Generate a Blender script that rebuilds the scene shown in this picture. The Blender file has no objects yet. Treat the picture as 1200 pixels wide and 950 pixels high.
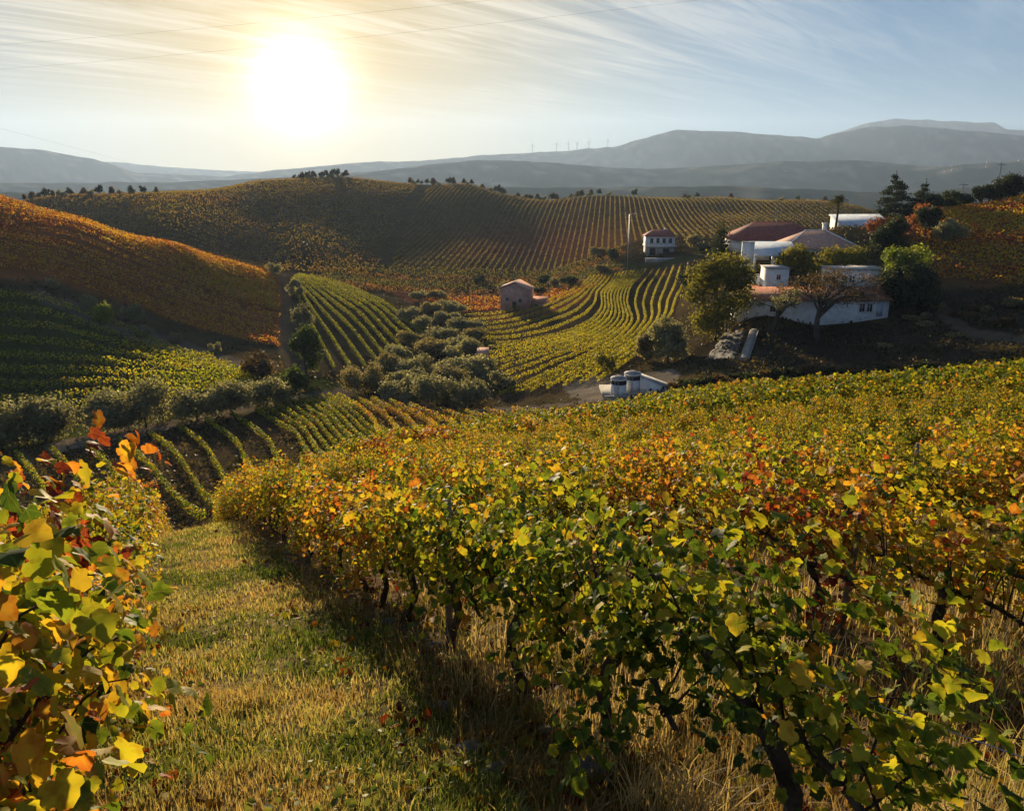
import bpy, math, random
import numpy as np
from mathutils import Vector
rad = math.radians
rng = np.random.default_rng(7)
random.seed(7)
scene = bpy.context.scene
COL = scene.collection

# ------------------------------------------------------------------ camera
F, CX, CY = 924.0, 600.0, 475.0          # focal length and centre in photograph pixels
PITCH = rad(16.6)
cam_d = bpy.data.cameras.new('camera')
cam_d.sensor_width = 36.0
cam_d.lens = F / 1200 * 36
cam_d.clip_start = 0.05
cam_d.clip_end = 60000
cam = bpy.data.objects.new('camera', cam_d)
COL.objects.link(cam)
cam.location = (0, 0, 0)
cam.rotation_euler = (rad(90) - PITCH, 0, 0)
scene.camera = cam

# ------------------------------------------------------------------ light
SUN_EL, SUN_AZ = rad(7.6), rad(-14.1)     # azimuth from +Y, negative is to the left
SUN_DIR = Vector((math.sin(SUN_AZ) * math.cos(SUN_EL), math.cos(SUN_AZ) * math.cos(SUN_EL), math.sin(SUN_EL)))
GLARE_DIR = Vector((math.sin(SUN_AZ) * math.cos(rad(5.4)), math.cos(SUN_AZ) * math.cos(rad(5.4)), math.sin(rad(5.4))))   # visible sun glow; lamp and sky sun set higher so the hillsides catch light
SUN_STRENGTH, SUN_COLOR = 5.0, (1.0, 0.78, 0.50)
SKY_STRENGTH = 0.06
EXPOSURE = 1.40
sd = bpy.data.lights.new('sun', 'SUN')
sd.energy = SUN_STRENGTH
sd.angle = rad(0.5)
sd.color = SUN_COLOR
so = bpy.data.objects.new('sun', sd)
COL.objects.link(so)
so.rotation_euler = (-SUN_DIR).to_track_quat('-Z', 'Y').to_euler()
so.location = (0, 0, 60)

scene.view_settings.view_transform = 'Standard'
scene.view_settings.look = 'None'
scene.view_settings.gamma = 1.0
scene.view_settings.use_curve_mapping = False
scene.view_settings.exposure = EXPOSURE
scene.cycles.use_denoising = True
scene.cycles.max_bounces = 6
scene.cycles.diffuse_bounces = 2
scene.cycles.glossy_bounces = 2
scene.cycles.transmission_bounces = 3
scene.cycles.transparent_max_bounces = 4
scene.cycles.volume_bounces = 0
scene.cycles.use_adaptive_sampling = True
scene.cycles.sample_clamp_indirect = 4.0

world = bpy.data.worlds.new('World')
scene.world = world
world.use_nodes = True
wn, wl = world.node_tree.nodes, world.node_tree.links
wn.clear()
def wnode(t, **k):
    n = wn.new(t)
    for a, b in k.items(): setattr(n, a, b)
    return n
def wmath(op, a, b=None, c=None, clamp=False):
    n = wnode('ShaderNodeMath', operation=op); n.use_clamp = clamp
    for i, v in enumerate((a, b, c)):
        if v is None: continue
        if isinstance(v, (int, float)): n.inputs[i].default_value = v
        else: wl.new(v, n.inputs[i])
    return n.outputs[0]
def wmix(fac, a, b, mode='MIX'):
    n = wnode('ShaderNodeMix', data_type='RGBA', blend_type=mode)
    n.clamp_factor = True
    for i, v in ((0, fac), (6, a), (7, b)):
        if isinstance(v, (int, float)): n.inputs[i].default_value = v
        elif isinstance(v, tuple): n.inputs[i].default_value = (*v, 1)
        else: wl.new(v, n.inputs[i])
    return n.outputs[2]
sky = wnode('ShaderNodeTexSky', sky_type='NISHITA')
sky.sun_disc = False
sky.sun_elevation = SUN_EL
sky.sun_rotation = SUN_AZ
sky.altitude = 300
sky.air_density = 1.0
sky.dust_density = 0.4
sky.ozone_density = 3.0
geo = wnode('ShaderNodeTexCoord')
nrm = wnode('ShaderNodeVectorMath', operation='NORMALIZE'); wl.new(geo.outputs['Generated'], nrm.inputs[0])
dot = wnode('ShaderNodeVectorMath', operation='DOT_PRODUCT'); wl.new(nrm.outputs[0], dot.inputs[0]); dot.inputs[1].default_value = GLARE_DIR
dv = wmath('MAXIMUM', dot.outputs['Value'], 0.0)
g1 = wmath('MULTIPLY', wmath('POWER', dv, 1000.0), 10.0)
g2 = wmath('MULTIPLY', wmath('POWER', dv, 260.0), .7)
g3 = wmath('MULTIPLY', wmath('POWER', dv, 34.0), 0.35)
GLOW = [(g1, (1.0, 0.86, 0.60)), (g2, (1.0, 0.70, 0.25)), (g3, (1.0, 0.60, 0.16))]
# cirrus: the direction met by a plane high above
sep = wnode('ShaderNodeSeparateXYZ'); wl.new(nrm.outputs[0], sep.inputs[0])
zz = wmath('MAXIMUM', wmath('ADD', sep.outputs['Z'], 0.05), 0.03)
cmb = wnode('ShaderNodeCombineXYZ')
wl.new(wmath('DIVIDE', sep.outputs['X'], zz), cmb.inputs[0]); wl.new(wmath('DIVIDE', sep.outputs['Y'], zz), cmb.inputs[1])
def cirrus(rot, scl, nscale, lo, hi, seed, det=9.0, dist=1.2):
    m = wnode('ShaderNodeMapping', vector_type='TEXTURE'); wl.new(cmb.outputs[0], m.inputs[0])
    m.inputs['Rotation'].default_value = (0, 0, rot); m.inputs['Scale'].default_value = (1 / scl[0], 1 / scl[1], 1); m.inputs['Location'].default_value = (seed, seed * .7, 0)
    n = wnode('ShaderNodeTexNoise'); wl.new(m.outputs[0], n.inputs['Vector'])
    n.inputs['Scale'].default_value = nscale; n.inputs['Detail'].default_value = det; n.inputs['Roughness'].default_value = .62; n.inputs['Distortion'].default_value = dist
    r = wnode('ShaderNodeMapRange'); r.clamp = True
    wl.new(n.outputs['Fac'], r.inputs[0]); r.inputs[1].default_value = lo; r.inputs[2].default_value = hi
    return r.outputs[0]
streak = cirrus(rad(50), (0.20, 1.7), 1.5, .45, .64, 3.1)
fine = cirrus(rad(42), (0.30, 4.0), 2.6, .46, .66, 8.4, 10.0, .5)
patch = cirrus(rad(20), (0.5, 0.6), .55, .33, .50, 5.0, 3.0, .3)
elev_mask = wnode('ShaderNodeMapRange'); wl.new(sep.outputs['Z'], elev_mask.inputs[0]); elev_mask.clamp = True
elev_mask.inputs[1].default_value = .03; elev_mask.inputs[2].default_value = .13
cl = wmath('MULTIPLY', wmath('MULTIPLY', wmath('ADD', wmath('MULTIPLY', streak, 1.0), wmath('MULTIPLY', fine, .45)), patch), elev_mask.outputs[0], clamp=True)
side = wnode('ShaderNodeMapRange'); wl.new(sep.outputs['X'], side.inputs[0]); side.clamp = True
side.inputs[1].default_value = .42; side.inputs[2].default_value = .02; side.inputs[3].default_value = .16; side.inputs[4].default_value = .60
cl = wmath('MULTIPLY', cl, side.outputs[0])
skyt = wmix(1.0, sky.outputs[0], (.85, 1.06, 1.42), 'MULTIPLY')
def vmath(op, a, b):
    n = wnode('ShaderNodeVectorMath', operation=op)
    for i, v in ((0, a), (1, b)):
        if isinstance(v, tuple): n.inputs[i].default_value = v
        else: wl.new(v, n.inputs[i])
    return n.outputs[0]
# soft shoulder: the brightest air round the sun stays inside the range of the picture
SKY_K = (1.1, 2.65, 4.5)
skyc = vmath('DIVIDE', skyt, vmath('ADD', vmath('DIVIDE', skyt, SKY_K), (1.0, 1.0, 1.0)))
warm = wmath('MULTIPLY', wmath('POWER', dv, 18.0), .97)
skyc = wmix(warm, skyc, (4.5, 3.0, .55))
cloud_lit = wmix(wmath('POWER', dv, 5.0), (4.7, 5.3, 5.8), (6.4, 5.5, 4.1))
c = wmix(cl, skyc, cloud_lit)
bg = wnode('ShaderNodeBackground'); wl.new(c, bg.inputs[0]); bg.inputs[1].default_value = SKY_STRENGTH
last = bg.outputs[0]
for g, colr in GLOW:
    b = wnode('ShaderNodeBackground'); b.inputs[0].default_value = (*colr, 1); wl.new(wmath('MULTIPLY', g, SKY_STRENGTH * 2.0), b.inputs[1])
    ad = wnode('ShaderNodeAddShader'); wl.new(last, ad.inputs[0]); wl.new(b.outputs[0], ad.inputs[1]); last = ad.outputs[0]
wo = wnode('ShaderNodeOutputWorld'); wl.new(last, wo.inputs[0])

# ------------------------------------------------------------------ photograph pixel -> direction
CP, SP = math.cos(PITCH), math.sin(PITCH)
def ray(px, py):
    """(x/y, z/y) slopes of the ray through a photograph pixel"""
    u = CY - py
    f = F * CP + u * SP
    return (px - CX) / f, (u * CP - F * SP) / f
def P(px, py, y):
    a, b = ray(px, py)
    return (a * y, y, b * y)

# ------------------------------------------------------------------ noise
def _hash(ix, iy, s):
    h = (ix.astype(np.int64) * 374761393 + iy.astype(np.int64) * 668265263 + s * 974711) & 0xffffffff
    h = ((h ^ (h >> 13)) * 1274126177) & 0xffffffff
    return ((h ^ (h >> 16)) & 0xffffff) / float(0xffffff)
def vnoise(x, y, s=0):
    x = np.asarray(x, float); y = np.asarray(y, float)
    ix, iy = np.floor(x), np.floor(y); fx, fy = x - ix, y - iy
    fx = fx * fx * (3 - 2 * fx); fy = fy * fy * (3 - 2 * fy)
    a = _hash(ix, iy, s); b = _hash(ix + 1, iy, s); c_ = _hash(ix, iy + 1, s); d = _hash(ix + 1, iy + 1, s)
    return (a * (1 - fx) + b * fx) * (1 - fy) + (c_ * (1 - fx) + d * fx) * fy
def fbm(x, y, o=4, s=0):
    t = 0; a = .5; n = 0
    x = np.asarray(x, float); y = np.asarray(y, float)
    for i in range(o):
        ca, sa = math.cos(.6 + i * 1.1), math.sin(.6 + i * 1.1)
        t = t + a * vnoise((x * ca - y * sa) * 2 ** i, (x * sa + y * ca) * 2 ** i, s + i * 17); n += a; a *= .5
    return t / n * 2 - 1

# ------------------------------------------------------------------ terrain height
ctrl = [(0,0,-1.8),(-.05,4.4,-3.15),(1.4,2.8,-2.62),(-1.82,7.5,-4.27),(-3.9,11,-5.6),(-5,12,-5.95),(-1.4,2.7,-2.62),(-6.6,16,-7.6),
 (2.3,2.9,-2.65),(7.5,12,-5.35),(16,25,-8.2),(29,45,-12.2),(39,60,-16.6),(49,75,-20),
 (0,12,-5.6),(0,25,-9.7),(0,48,-16.7),(0,60,-21),(0,80,-26.5),
 (3.4,12,-5.5),(7,25,-9),(14,50,-14.8),(18,65,-20),(25,85,-23.6),
 (-7,25,-11),(-12,42,-16.8),(-17,60,-23.6),(-9.4,20,-9.8),(-16,35,-18),(-23,50,-24),
 (-4,5,-3.6),(-12,15,-8.8),(-28,35,-20),(-52,65,-28),(-70,80,-30),
 (0,-5,-.6),(5,-5,-.4),(-5,-5,-1.5),(0,-30,4),(30,-30,5),(-30,-30,0),(30,0,-2),(60,10,-3),(-30,0,-9),(-60,20,-20),(5,5,-2.9),(21,20,-6),(47,45,-9.6),(80,70,-12),
 (0,-120,8),(120,-120,10),(-120,-120,-5),(-160,0,-20),(160,0,0),(400,-100,5),(-400,-100,-20)]
for q in [(0,235,200),(0,310,160),(50,350,150),(100,400,138),(100,440,122),(10,480,108),(200,385,165),(200,290,210),(300,310,232),(330,400,168),(330,340,212),
          (100,262,205),(100,330,172),(200,335,188),(-150,215,190),(-150,330,140),(-150,430,110),
          (200,550,67),(400,480,100),(60,530,80),(200,500,90),(380,465,118),(250,472,102),(300,440,125),(300,540,72),(120,500,95),
          (450,425,148),(370,330,235),(420,365,190),(390,430,140),(345,322,250),(480,390,175),(500,350,225),
          (520,470,112),(520,440,135),(600,470,108),(560,400,165),(580,360,215),
          (700,460,98),(650,420,128),(650,380,172),(700,350,205),(760,318,245),(690,328,245),(760,380,160),(800,345,190),
          (450,328,262),(560,328,270),(650,322,280),(740,303,255),(775,297,258),(840,300,235),(800,270,330),(700,250,420),(600,255,420),(500,260,410),(450,290,330),(650,290,340),(560,300,320),
          (300,213,500),(400,209,520),(550,216,530),(700,229,520),(850,233,520),(950,238,520),(1010,245,470),(180,229,430),(300,250,380),(400,250,390),(850,250,430),(200,262,310),(350,290,300),
          (60,237,400),
          (740,462,91),(800,450,97),(700,445,108),(860,420,100),(870,385,116),(950,385,118),(1040,372,119),(880,340,128),(960,318,138),(900,312,142),(870,300,150),(990,300,150),(1040,290,150),(990,265,172),(1050,268,165),
          (830,390,124),(820,340,160),(960,415,102),(1060,400,104),(1200,408,86),(1100,395,100),
          (1200,345,120),(1100,345,126),(1150,300,140),(1200,234,180),(1100,250,178),(1300,225,180),(1300,300,130),(1500,250,150),(1160,268,158),(1070,330,134)]:
    ctrl.append(P(*q))
for px, y, z in [(0,245,-18),(100,250,-24),(200,258,-30),(300,275,-33),(-150,240,-10),(0,300,-28),(100,310,-30),
                 (1100,200,-13),(1200,210,-12),(1300,220,-10),(1000,200,-20),(1100,260,-28),(1200,260,-28),(940,220,-24),(1050,340,-30),(1200,340,-32),
                 (-100,450,-25),(-400,250,-10),(0,600,-40),(300,650,-40),(600,700,-50),(900,700,-60),(1200,650,-60),(1100,450,-38),(1200,480,-42),(1500,400,-40),
                 (0,900,-90),(600,950,-100),(1200,950,-110),(-400,800,-80),(1700,800,-100),(-400,500,-40)]:
    a, _ = ray(px, 300)
    ctrl.append((a * y, y, z))
ctrl = np.array(ctrl, float)
def _warp(x, y):                      # compress far distances so that the spline treats near and far alike
    r = np.sqrt(x * x + y * y) + 1e-9
    k = np.log1p(r / 25.0) * 25.0 / r
    return x * k, y * k
_cu = np.stack(_warp(ctrl[:, 0], ctrl[:, 1]), 1)
def _phi(d2): return np.where(d2 > 1e-12, .5 * d2 * np.log(np.maximum(d2, 1e-12)), 0)
_n = len(ctrl)
_A = np.zeros((_n + 3, _n + 3))
_A[:_n, :_n] = _phi(((_cu[:, None] - _cu[None]) ** 2).sum(-1)) + np.eye(_n) * .6
_A[:_n, _n] = 1; _A[:_n, _n + 1:] = _cu; _A[_n, :_n] = 1; _A[_n + 1:, :_n] = _cu.T
# the spline works on height over range, which keeps the near field exact
_rw = np.hypot(ctrl[:, 0], ctrl[:, 1]) + 12.0
_w = np.linalg.solve(_A, np.concatenate([(ctrl[:, 2] + 1.8) / _rw * 50, np.zeros(3)]))
def H(x, y):
    x = np.asarray(x, float); y = np.asarray(y, float); sh = x.shape
    xf, yf = x.ravel(), y.ravel()
    out = np.empty(len(xf))
    for s in range(0, len(xf), 20000):
        a, b = xf[s:s + 20000], yf[s:s + 20000]
        u, v = _warp(a, b)
        d2 = (u[:, None] - _cu[None, :, 0]) ** 2 + (v[:, None] - _cu[None, :, 1]) ** 2
        t = _phi(d2) @ _w[:_n] + _w[_n] + _w[_n + 1] * u + _w[_n + 2] * v
        out[s:s + 20000] = t / 50 * (np.hypot(a, b) + 12.0) - 1.8
    out = out.reshape(sh)
    r = np.hypot(x, y)
    out = out + fbm(x / 9, y / 9, 3, 3) * .12 * np.clip(r / 20, .1, 1) + fbm(x / 1.3, y / 1.3, 3, 5) * .05 + fbm(x / 60, y / 60, 3, 8) * np.clip((r - 250) / 200, 0, 1) * 1.5
    return out
def cast(px, py, y0=3.0, y1=900.0):
    a, b = ray(px, py)
    ys = np.exp(np.linspace(math.log(y0), math.log(y1), 500))
    hz = H(a * ys, ys)
    below = b * ys < hz
    if not below.any(): i = int(np.argmin(b * ys - hz)); y = ys[i]
    else:
        i = int(np.argmax(below))
        if i == 0: y = ys[0]
        else:
            d0 = b * ys[i - 1] - hz[i - 1]; d1 = b * ys[i] - hz[i]
            y = ys[i - 1] + (ys[i] - ys[i - 1]) * d0 / (d0 - d1)
    return np.array([a * y, y, float(H(a * y, y))])
def at(px, y):
    a, _ = ray(px, 320)
    return np.array([a * y, y, float(H(a * y, y))])
def project(p):
    p = np.asarray(p, float)
    fw = p[..., 1] * CP - p[..., 2] * SP
    up = p[..., 1] * SP + p[..., 2] * CP
    fw = np.where(fw > .01, fw, .01)
    return CX + F * p[..., 0] / fw, CY - F * up / fw

# ------------------------------------------------------------------ mesh helpers
def mesh_np(name, V, faces, cols=None, smooth=False):
    """faces: list of int arrays (n,k). cols: per-vertex rgb"""
    me = bpy.data.meshes.new(name)
    V = np.asarray(V, np.float32)
    me.vertices.add(len(V)); me.vertices.foreach_set('co', V.ravel())
    faces = [np.asarray(f, np.int32) for f in faces if len(f)]
    loops = np.concatenate([f.ravel() for f in faces])
    sizes = np.concatenate([np.full(len(f), f.shape[1], np.int32) for f in faces])
    me.loops.add(len(loops)); me.loops.foreach_set('vertex_index', loops)
    me.polygons.add(len(sizes))
    st = np.zeros(len(sizes), np.int32); st[1:] = np.cumsum(sizes)[:-1]
    me.polygons.foreach_set('loop_start', st)
    try: me.polygons.foreach_set('loop_total', sizes)
    except Exception: pass
    if smooth: me.polygons.foreach_set('use_smooth', np.ones(len(sizes), bool))
    if cols is not None:
        a = me.color_attributes.new('Col', 'FLOAT_COLOR', 'POINT')
        c4 = np.ones((len(V), 4), np.float32); c4[:, :3] = cols
        a.data.foreach_set('color', c4.ravel())
    me.update(calc_edges=True)
    return me
def link(name, me, mat, parent=None, loc=None):
    o = bpy.data.objects.new(name, me)
    if mat is not None and len(me.materials) == 0: me.materials.append(mat)
    COL.objects.link(o)
    if parent is not None: o.parent = parent
    if loc is not None: o.location = [float(v) for v in loc]
    return o
def tag(o, label=None, cat=None, group=None, kind=None):
    if label: o['label'] = label
    if cat: o['category'] = cat
    if group: o['group'] = group
    if kind: o['kind'] = kind
    return o
def thing(name, label, cat, loc=(0, 0, 0), rz=0, group=None):
    o = bpy.data.objects.new(name, None)
    COL.objects.link(o)
    o.empty_display_size = .3
    o.location = [float(v) for v in loc]; o.rotation_euler = (0, 0, rz)
    return tag(o, label, cat, group)
def copy_thing(root, loc, rz=0, scale=None, label=None, group=None):
    r = root.copy(); COL.objects.link(r)
    r.location = [float(v) for v in loc]; r.rotation_euler = (0, 0, rz)
    if scale is not None: r.scale = (scale if hasattr(scale, '__len__') else (scale,) * 3)
    if label: r['label'] = label
    if group: r['group'] = group
    for ch in list(root.children):
        c1 = ch.copy(); COL.objects.link(c1); c1.parent = r
        for g in ch.children:
            c2 = g.copy(); COL.objects.link(c2); c2.parent = c1
    return r
class MB:
    def __init__(s): s.v = []; s.f = {}; s.n = 0
    def add(s, V, F_):
        for f in F_: s.f.setdefault(len(f), []).append([i + s.n for i in f])
        s.v.append(np.asarray(V, float)); s.n += len(V); return s
    def box(s, c, d, rz=0, tilt=None):
        c = np.asarray(c, float); d = np.asarray(d, float) / 2
        V = np.array([[x, y, z] for z in (-1, 1) for y in (-1, 1) for x in (-1, 1)]) * d
        ca, sa = math.cos(rz), math.sin(rz)
        V = np.stack([V[:, 0] * ca - V[:, 1] * sa, V[:, 0] * sa + V[:, 1] * ca, V[:, 2]], 1) + c
        return s.add(V, [(0,2,3,1),(4,5,7,6),(0,1,5,4),(2,6,7,3),(0,4,6,2),(1,3,7,5)])
    def tube(s, pts, rads, n=6, cap=True):
        pts = np.asarray(pts, float); m = len(pts)
        if not hasattr(rads, '__len__'): rads = [rads] * m
        V = []
        up = np.array([.3, .2, 1.]) 
        for i in range(m):
            t = pts[min(i + 1, m - 1)] - pts[max(i - 1, 0)]; t = t / (np.linalg.norm(t) + 1e-9)
            a = np.cross(t, up if abs(t @ up) < .98 * np.linalg.norm(up) else np.array([1., 0, 0])); a /= np.linalg.norm(a) + 1e-9
            b = np.cross(t, a)
            for k in range(n):
                w = 2 * math.pi * k / n
                V.append(pts[i] + rads[i] * (math.cos(w) * a + math.sin(w) * b))
        Fs = [(i * n + k, i * n + (k + 1) % n, (i + 1) * n + (k + 1) % n, (i + 1) * n + k) for i in range(m - 1) for k in range(n)]
        if cap:
            Fs.append(tuple(range(n))[::-1]); Fs.append(tuple((m - 1) * n + k for k in range(n)))
        return s.add(V, Fs)
    def mesh(s, name, smooth=False):
        return mesh_np(name, np.concatenate(s.v), [np.array(f) for f in s.f.values()], smooth=smooth)
    def build(s, name, mat, parent=None, loc=None, smooth=False):
        return link(name, s.mesh(name, smooth), mat, parent, loc)

# ------------------------------------------------------------------ materials
def newmat(name):
    m = bpy.data.materials.new(name); m.use_nodes = True
    nt = m.node_tree; nt.nodes.clear()
    out = nt.nodes.new('ShaderNodeOutputMaterial')
    return m, nt, out
def noise_mat(name, c1, c2, scale=4.0, rough=.85, bump=.3, bscale=None, spec=.3, metallic=0, lo=.35, hi=.65, detail=6):
    m, nt, out = newmat(name); N, L = nt.nodes, nt.links
    tc = N.new('ShaderNodeTexCoord')
    n = N.new('ShaderNodeTexNoise'); n.inputs['Scale'].default_value = scale; n.inputs['Detail'].default_value = detail
    L.new(tc.outputs['Object'], n.inputs['Vector'])
    r = N.new('ShaderNodeMapRange'); r.inputs[1].default_value = lo; r.inputs[2].default_value = hi; L.new(n.outputs['Fac'], r.inputs[0])
    mx = N.new('ShaderNodeMix'); mx.data_type = 'RGBA'; L.new(r.outputs[0], mx.inputs[0])
    mx.inputs[6].default_value = (*c1, 1); mx.inputs[7].default_value = (*c2, 1)
    p = N.new('ShaderNodeBsdfPrincipled'); L.new(mx.outputs[2], p.inputs['Base Color'])
    p.inputs['Roughness'].default_value = rough; p.inputs['Specular IOR Level'].default_value = spec; p.inputs['Metallic'].default_value = metallic
    if bump:
        n2 = N.new('ShaderNodeTexNoise'); n2.inputs['Scale'].default_value = bscale or scale * 4; n2.inputs['Detail'].default_value = 5; L.new(tc.outputs['Object'], n2.inputs['Vector'])
        b = N.new('ShaderNodeBump'); b.inputs['Strength'].default_value = bump; b.inputs['Distance'].default_value = .05
        L.new(n2.outputs['Fac'], b.inputs['Height']); L.new(b.outputs[0], p.inputs['Normal'])
    L.new(p.outputs[0], out.inputs[0])
    return m
def leaf_mat(name, transl=.45, rough=.5, spec=.25, tboost=(1.25, 1.15, .6), objvar=.12, mottle=0, veins=False):
    """leaf: the colour attribute, part diffuse with a soft sheen, part light passing through"""
    m, nt, out = newmat(name); N, L = nt.nodes, nt.links
    a = N.new('ShaderNodeAttribute'); a.attribute_name = 'Col'
    oi = N.new('ShaderNodeObjectInfo')
    hs = N.new('ShaderNodeHueSaturation')
    if mottle:
        tc = N.new('ShaderNodeTexCoord'); mn = N.new('ShaderNodeTexNoise'); mn.inputs['Scale'].default_value = mottle; mn.inputs['Detail'].default_value = 4; L.new(tc.outputs['Object'], mn.inputs['Vector'])
        mr_ = N.new('ShaderNodeMapRange'); mr_.inputs[1].default_value = .50; mr_.inputs[2].default_value = .68; mr_.inputs[4].default_value = .75; L.new(mn.outputs['Fac'], mr_.inputs[0])
        mm = N.new('ShaderNodeMix'); mm.data_type = 'RGBA'; L.new(mr_.outputs[0], mm.inputs[0]); L.new(a.outputs['Color'], mm.inputs[6])
        dk = N.new('ShaderNodeMix'); dk.data_type = 'RGBA'; dk.blend_type = 'MULTIPLY'; dk.inputs[0].default_value = 1; L.new(a.outputs['Color'], dk.inputs[6]); dk.inputs[7].default_value = (.55, .36, .30, 1)
        L.new(dk.outputs[2], mm.inputs[7]); L.new(mm.outputs[2], hs.inputs['Color'])
    else: L.new(a.outputs['Color'], hs.inputs['Color'])
    if veins:      # pale ribs fanning from the stalk, from the leaf's own coordinates
        src = hs.inputs['Color'].links[0].from_socket
        la = N.new('ShaderNodeAttribute'); la.attribute_name = 'LUV'
        sp = N.new('ShaderNodeSeparateXYZ'); L.new(la.outputs['Vector'], sp.inputs[0])
        def mth(op, a_, b_=None):
            q = N.new('ShaderNodeMath'); q.operation = op
            for i_, v_ in ((0, a_), (1, b_)):
                if v_ is None: continue
                if isinstance(v_, (int, float)): q.inputs[i_].default_value = v_
                else: L.new(v_, q.inputs[i_])
            return q.outputs[0]
        ang = mth('ARCTAN2', sp.outputs[0], sp.outputs[1])
        rad_ = mth('SQRT', mth('ADD', mth('MULTIPLY', sp.outputs[0], sp.outputs[0]), mth('MULTIPLY', sp.outputs[1], sp.outputs[1])))
        off = mth('MULTIPLY', mth('ABSOLUTE', mth('SINE', mth('MULTIPLY', ang, 3.3))), rad_)
        side = mth('ABSOLUTE', mth('SINE', mth('MULTIPLY', mth('SUBTRACT', rad_, mth('MULTIPLY', off, .8)), 26.0)))
        r1 = N.new('ShaderNodeMapRange'); L.new(off, r1.inputs[0]); r1.inputs[1].default_value = .015; r1.inputs[2].default_value = .06; r1.inputs[3].default_value = .75; r1.inputs[4].default_value = 0
        r2 = N.new('ShaderNodeMapRange'); L.new(side, r2.inputs[0]); r2.inputs[1].default_value = .05; r2.inputs[2].default_value = .35; r2.inputs[3].default_value = .30; r2.inputs[4].default_value = 0
        vm = N.new('ShaderNodeMix'); vm.data_type = 'RGBA'; L.new(mth('MAXIMUM', r1.outputs[0], r2.outputs[0]), vm.inputs[0]); L.new(src, vm.inputs[6])
        gm = N.new('ShaderNodeMix'); gm.data_type = 'RGBA'; gm.inputs[0].default_value = .35; L.new(src, gm.inputs[6]); gm.inputs[7].default_value = (.42, .44, .10, 1)
        L.new(gm.outputs[2], vm.inputs[7]); L.new(vm.outputs[2], hs.inputs['Color'])
    v = N.new('ShaderNodeMapRange'); L.new(oi.outputs['Random'], v.inputs[0]); v.inputs[3].default_value = 1 - objvar; v.inputs[4].default_value = 1 + objvar
    L.new(v.outputs[0], hs.inputs['Value'])
    p = N.new('ShaderNodeBsdfPrincipled'); L.new(hs.outputs[0], p.inputs['Base Color'])
    p.inputs['Roughness'].default_value = rough; p.inputs['Specular IOR Level'].default_value = spec
    t = N.new('ShaderNodeBsdfTranslucent')
    mu = N.new('ShaderNodeMix'); mu.data_type = 'RGBA'; mu.blend_type = 'MULTIPLY'; mu.inputs[0].default_value = 1
    L.new(hs.outputs[0], mu.inputs[6]); mu.inputs[7].default_value = (*tboost, 1); L.new(mu.outputs[2], t.inputs[0])
    ms = N.new('ShaderNodeMixShader'); ms.inputs[0].default_value = transl
    L.new(p.outputs[0], ms.inputs[1]); L.new(t.outputs[0], ms.inputs[2]); L.new(ms.outputs[0], out.inputs[0])
    return m
M_VINELEAF = leaf_mat('vine_leaf', .54, .62, .12, (1.4, 1.25, .55), mottle=32)
M_NEARLEAF = leaf_mat('near_vine_leaf', .54, .60, .14, (1.4, 1.25, .55), mottle=32, veins=True)
M_LEAF = leaf_mat('tree_leaf', .5, .6, .2, (1.3, 1.2, .6))
M_GRASS = leaf_mat('grass_blade', .45, .6, .2, (1.3, 1.15, .6), 0)
M_BARK = noise_mat('vine_bark', (.035, .024, .016), (.11, .08, .055), 14, .95, .8, 60)
M_TRUNK = noise_mat('tree_bark', (.04, .032, .025), (.12, .10, .08), 5, .95, .6)
M_POST = noise_mat('weathered_wood', (.12, .10, .08), (.28, .24, .19), 8, .9, .4)
M_WHITE = noise_mat('whitewash', (.62, .61, .58), (.80, .79, .76), 1.2, .85, .15, 12)
M_PINK = noise_mat('pink_render', (.40, .22, .17), (.52, .32, .26), 1.5, .9, .2, 10)
M_GREYR = noise_mat('cement_render', (.26, .25, .24), (.40, .39, .37), 1.2, .9, .2, 10)
M_DARK = noise_mat('dark_opening', (.012, .012, .013), (.03, .03, .032), 3, .5, 0)
M_GLASS = noise_mat('window_glass', (.02, .025, .03), (.04, .045, .05), 2, .12, 0, spec=.6)
M_METALW = noise_mat('painted_sheet_metal', (.36, .42, .50), (.50, .56, .62), .8, .85, .1, 4, spec=.1)
M_STEEL = noise_mat('galvanised_steel', (.30, .30, .30), (.42, .42, .42), 3, .45, .05, metallic=.7)
M_CONC = noise_mat('concrete', (.20, .185, .16), (.32, .30, .26), .9, .9, .3, 9)
M_WIRE = noise_mat('wire', (.05, .05, .05), (.10, .10, .10), 3, .6, 0)
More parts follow.
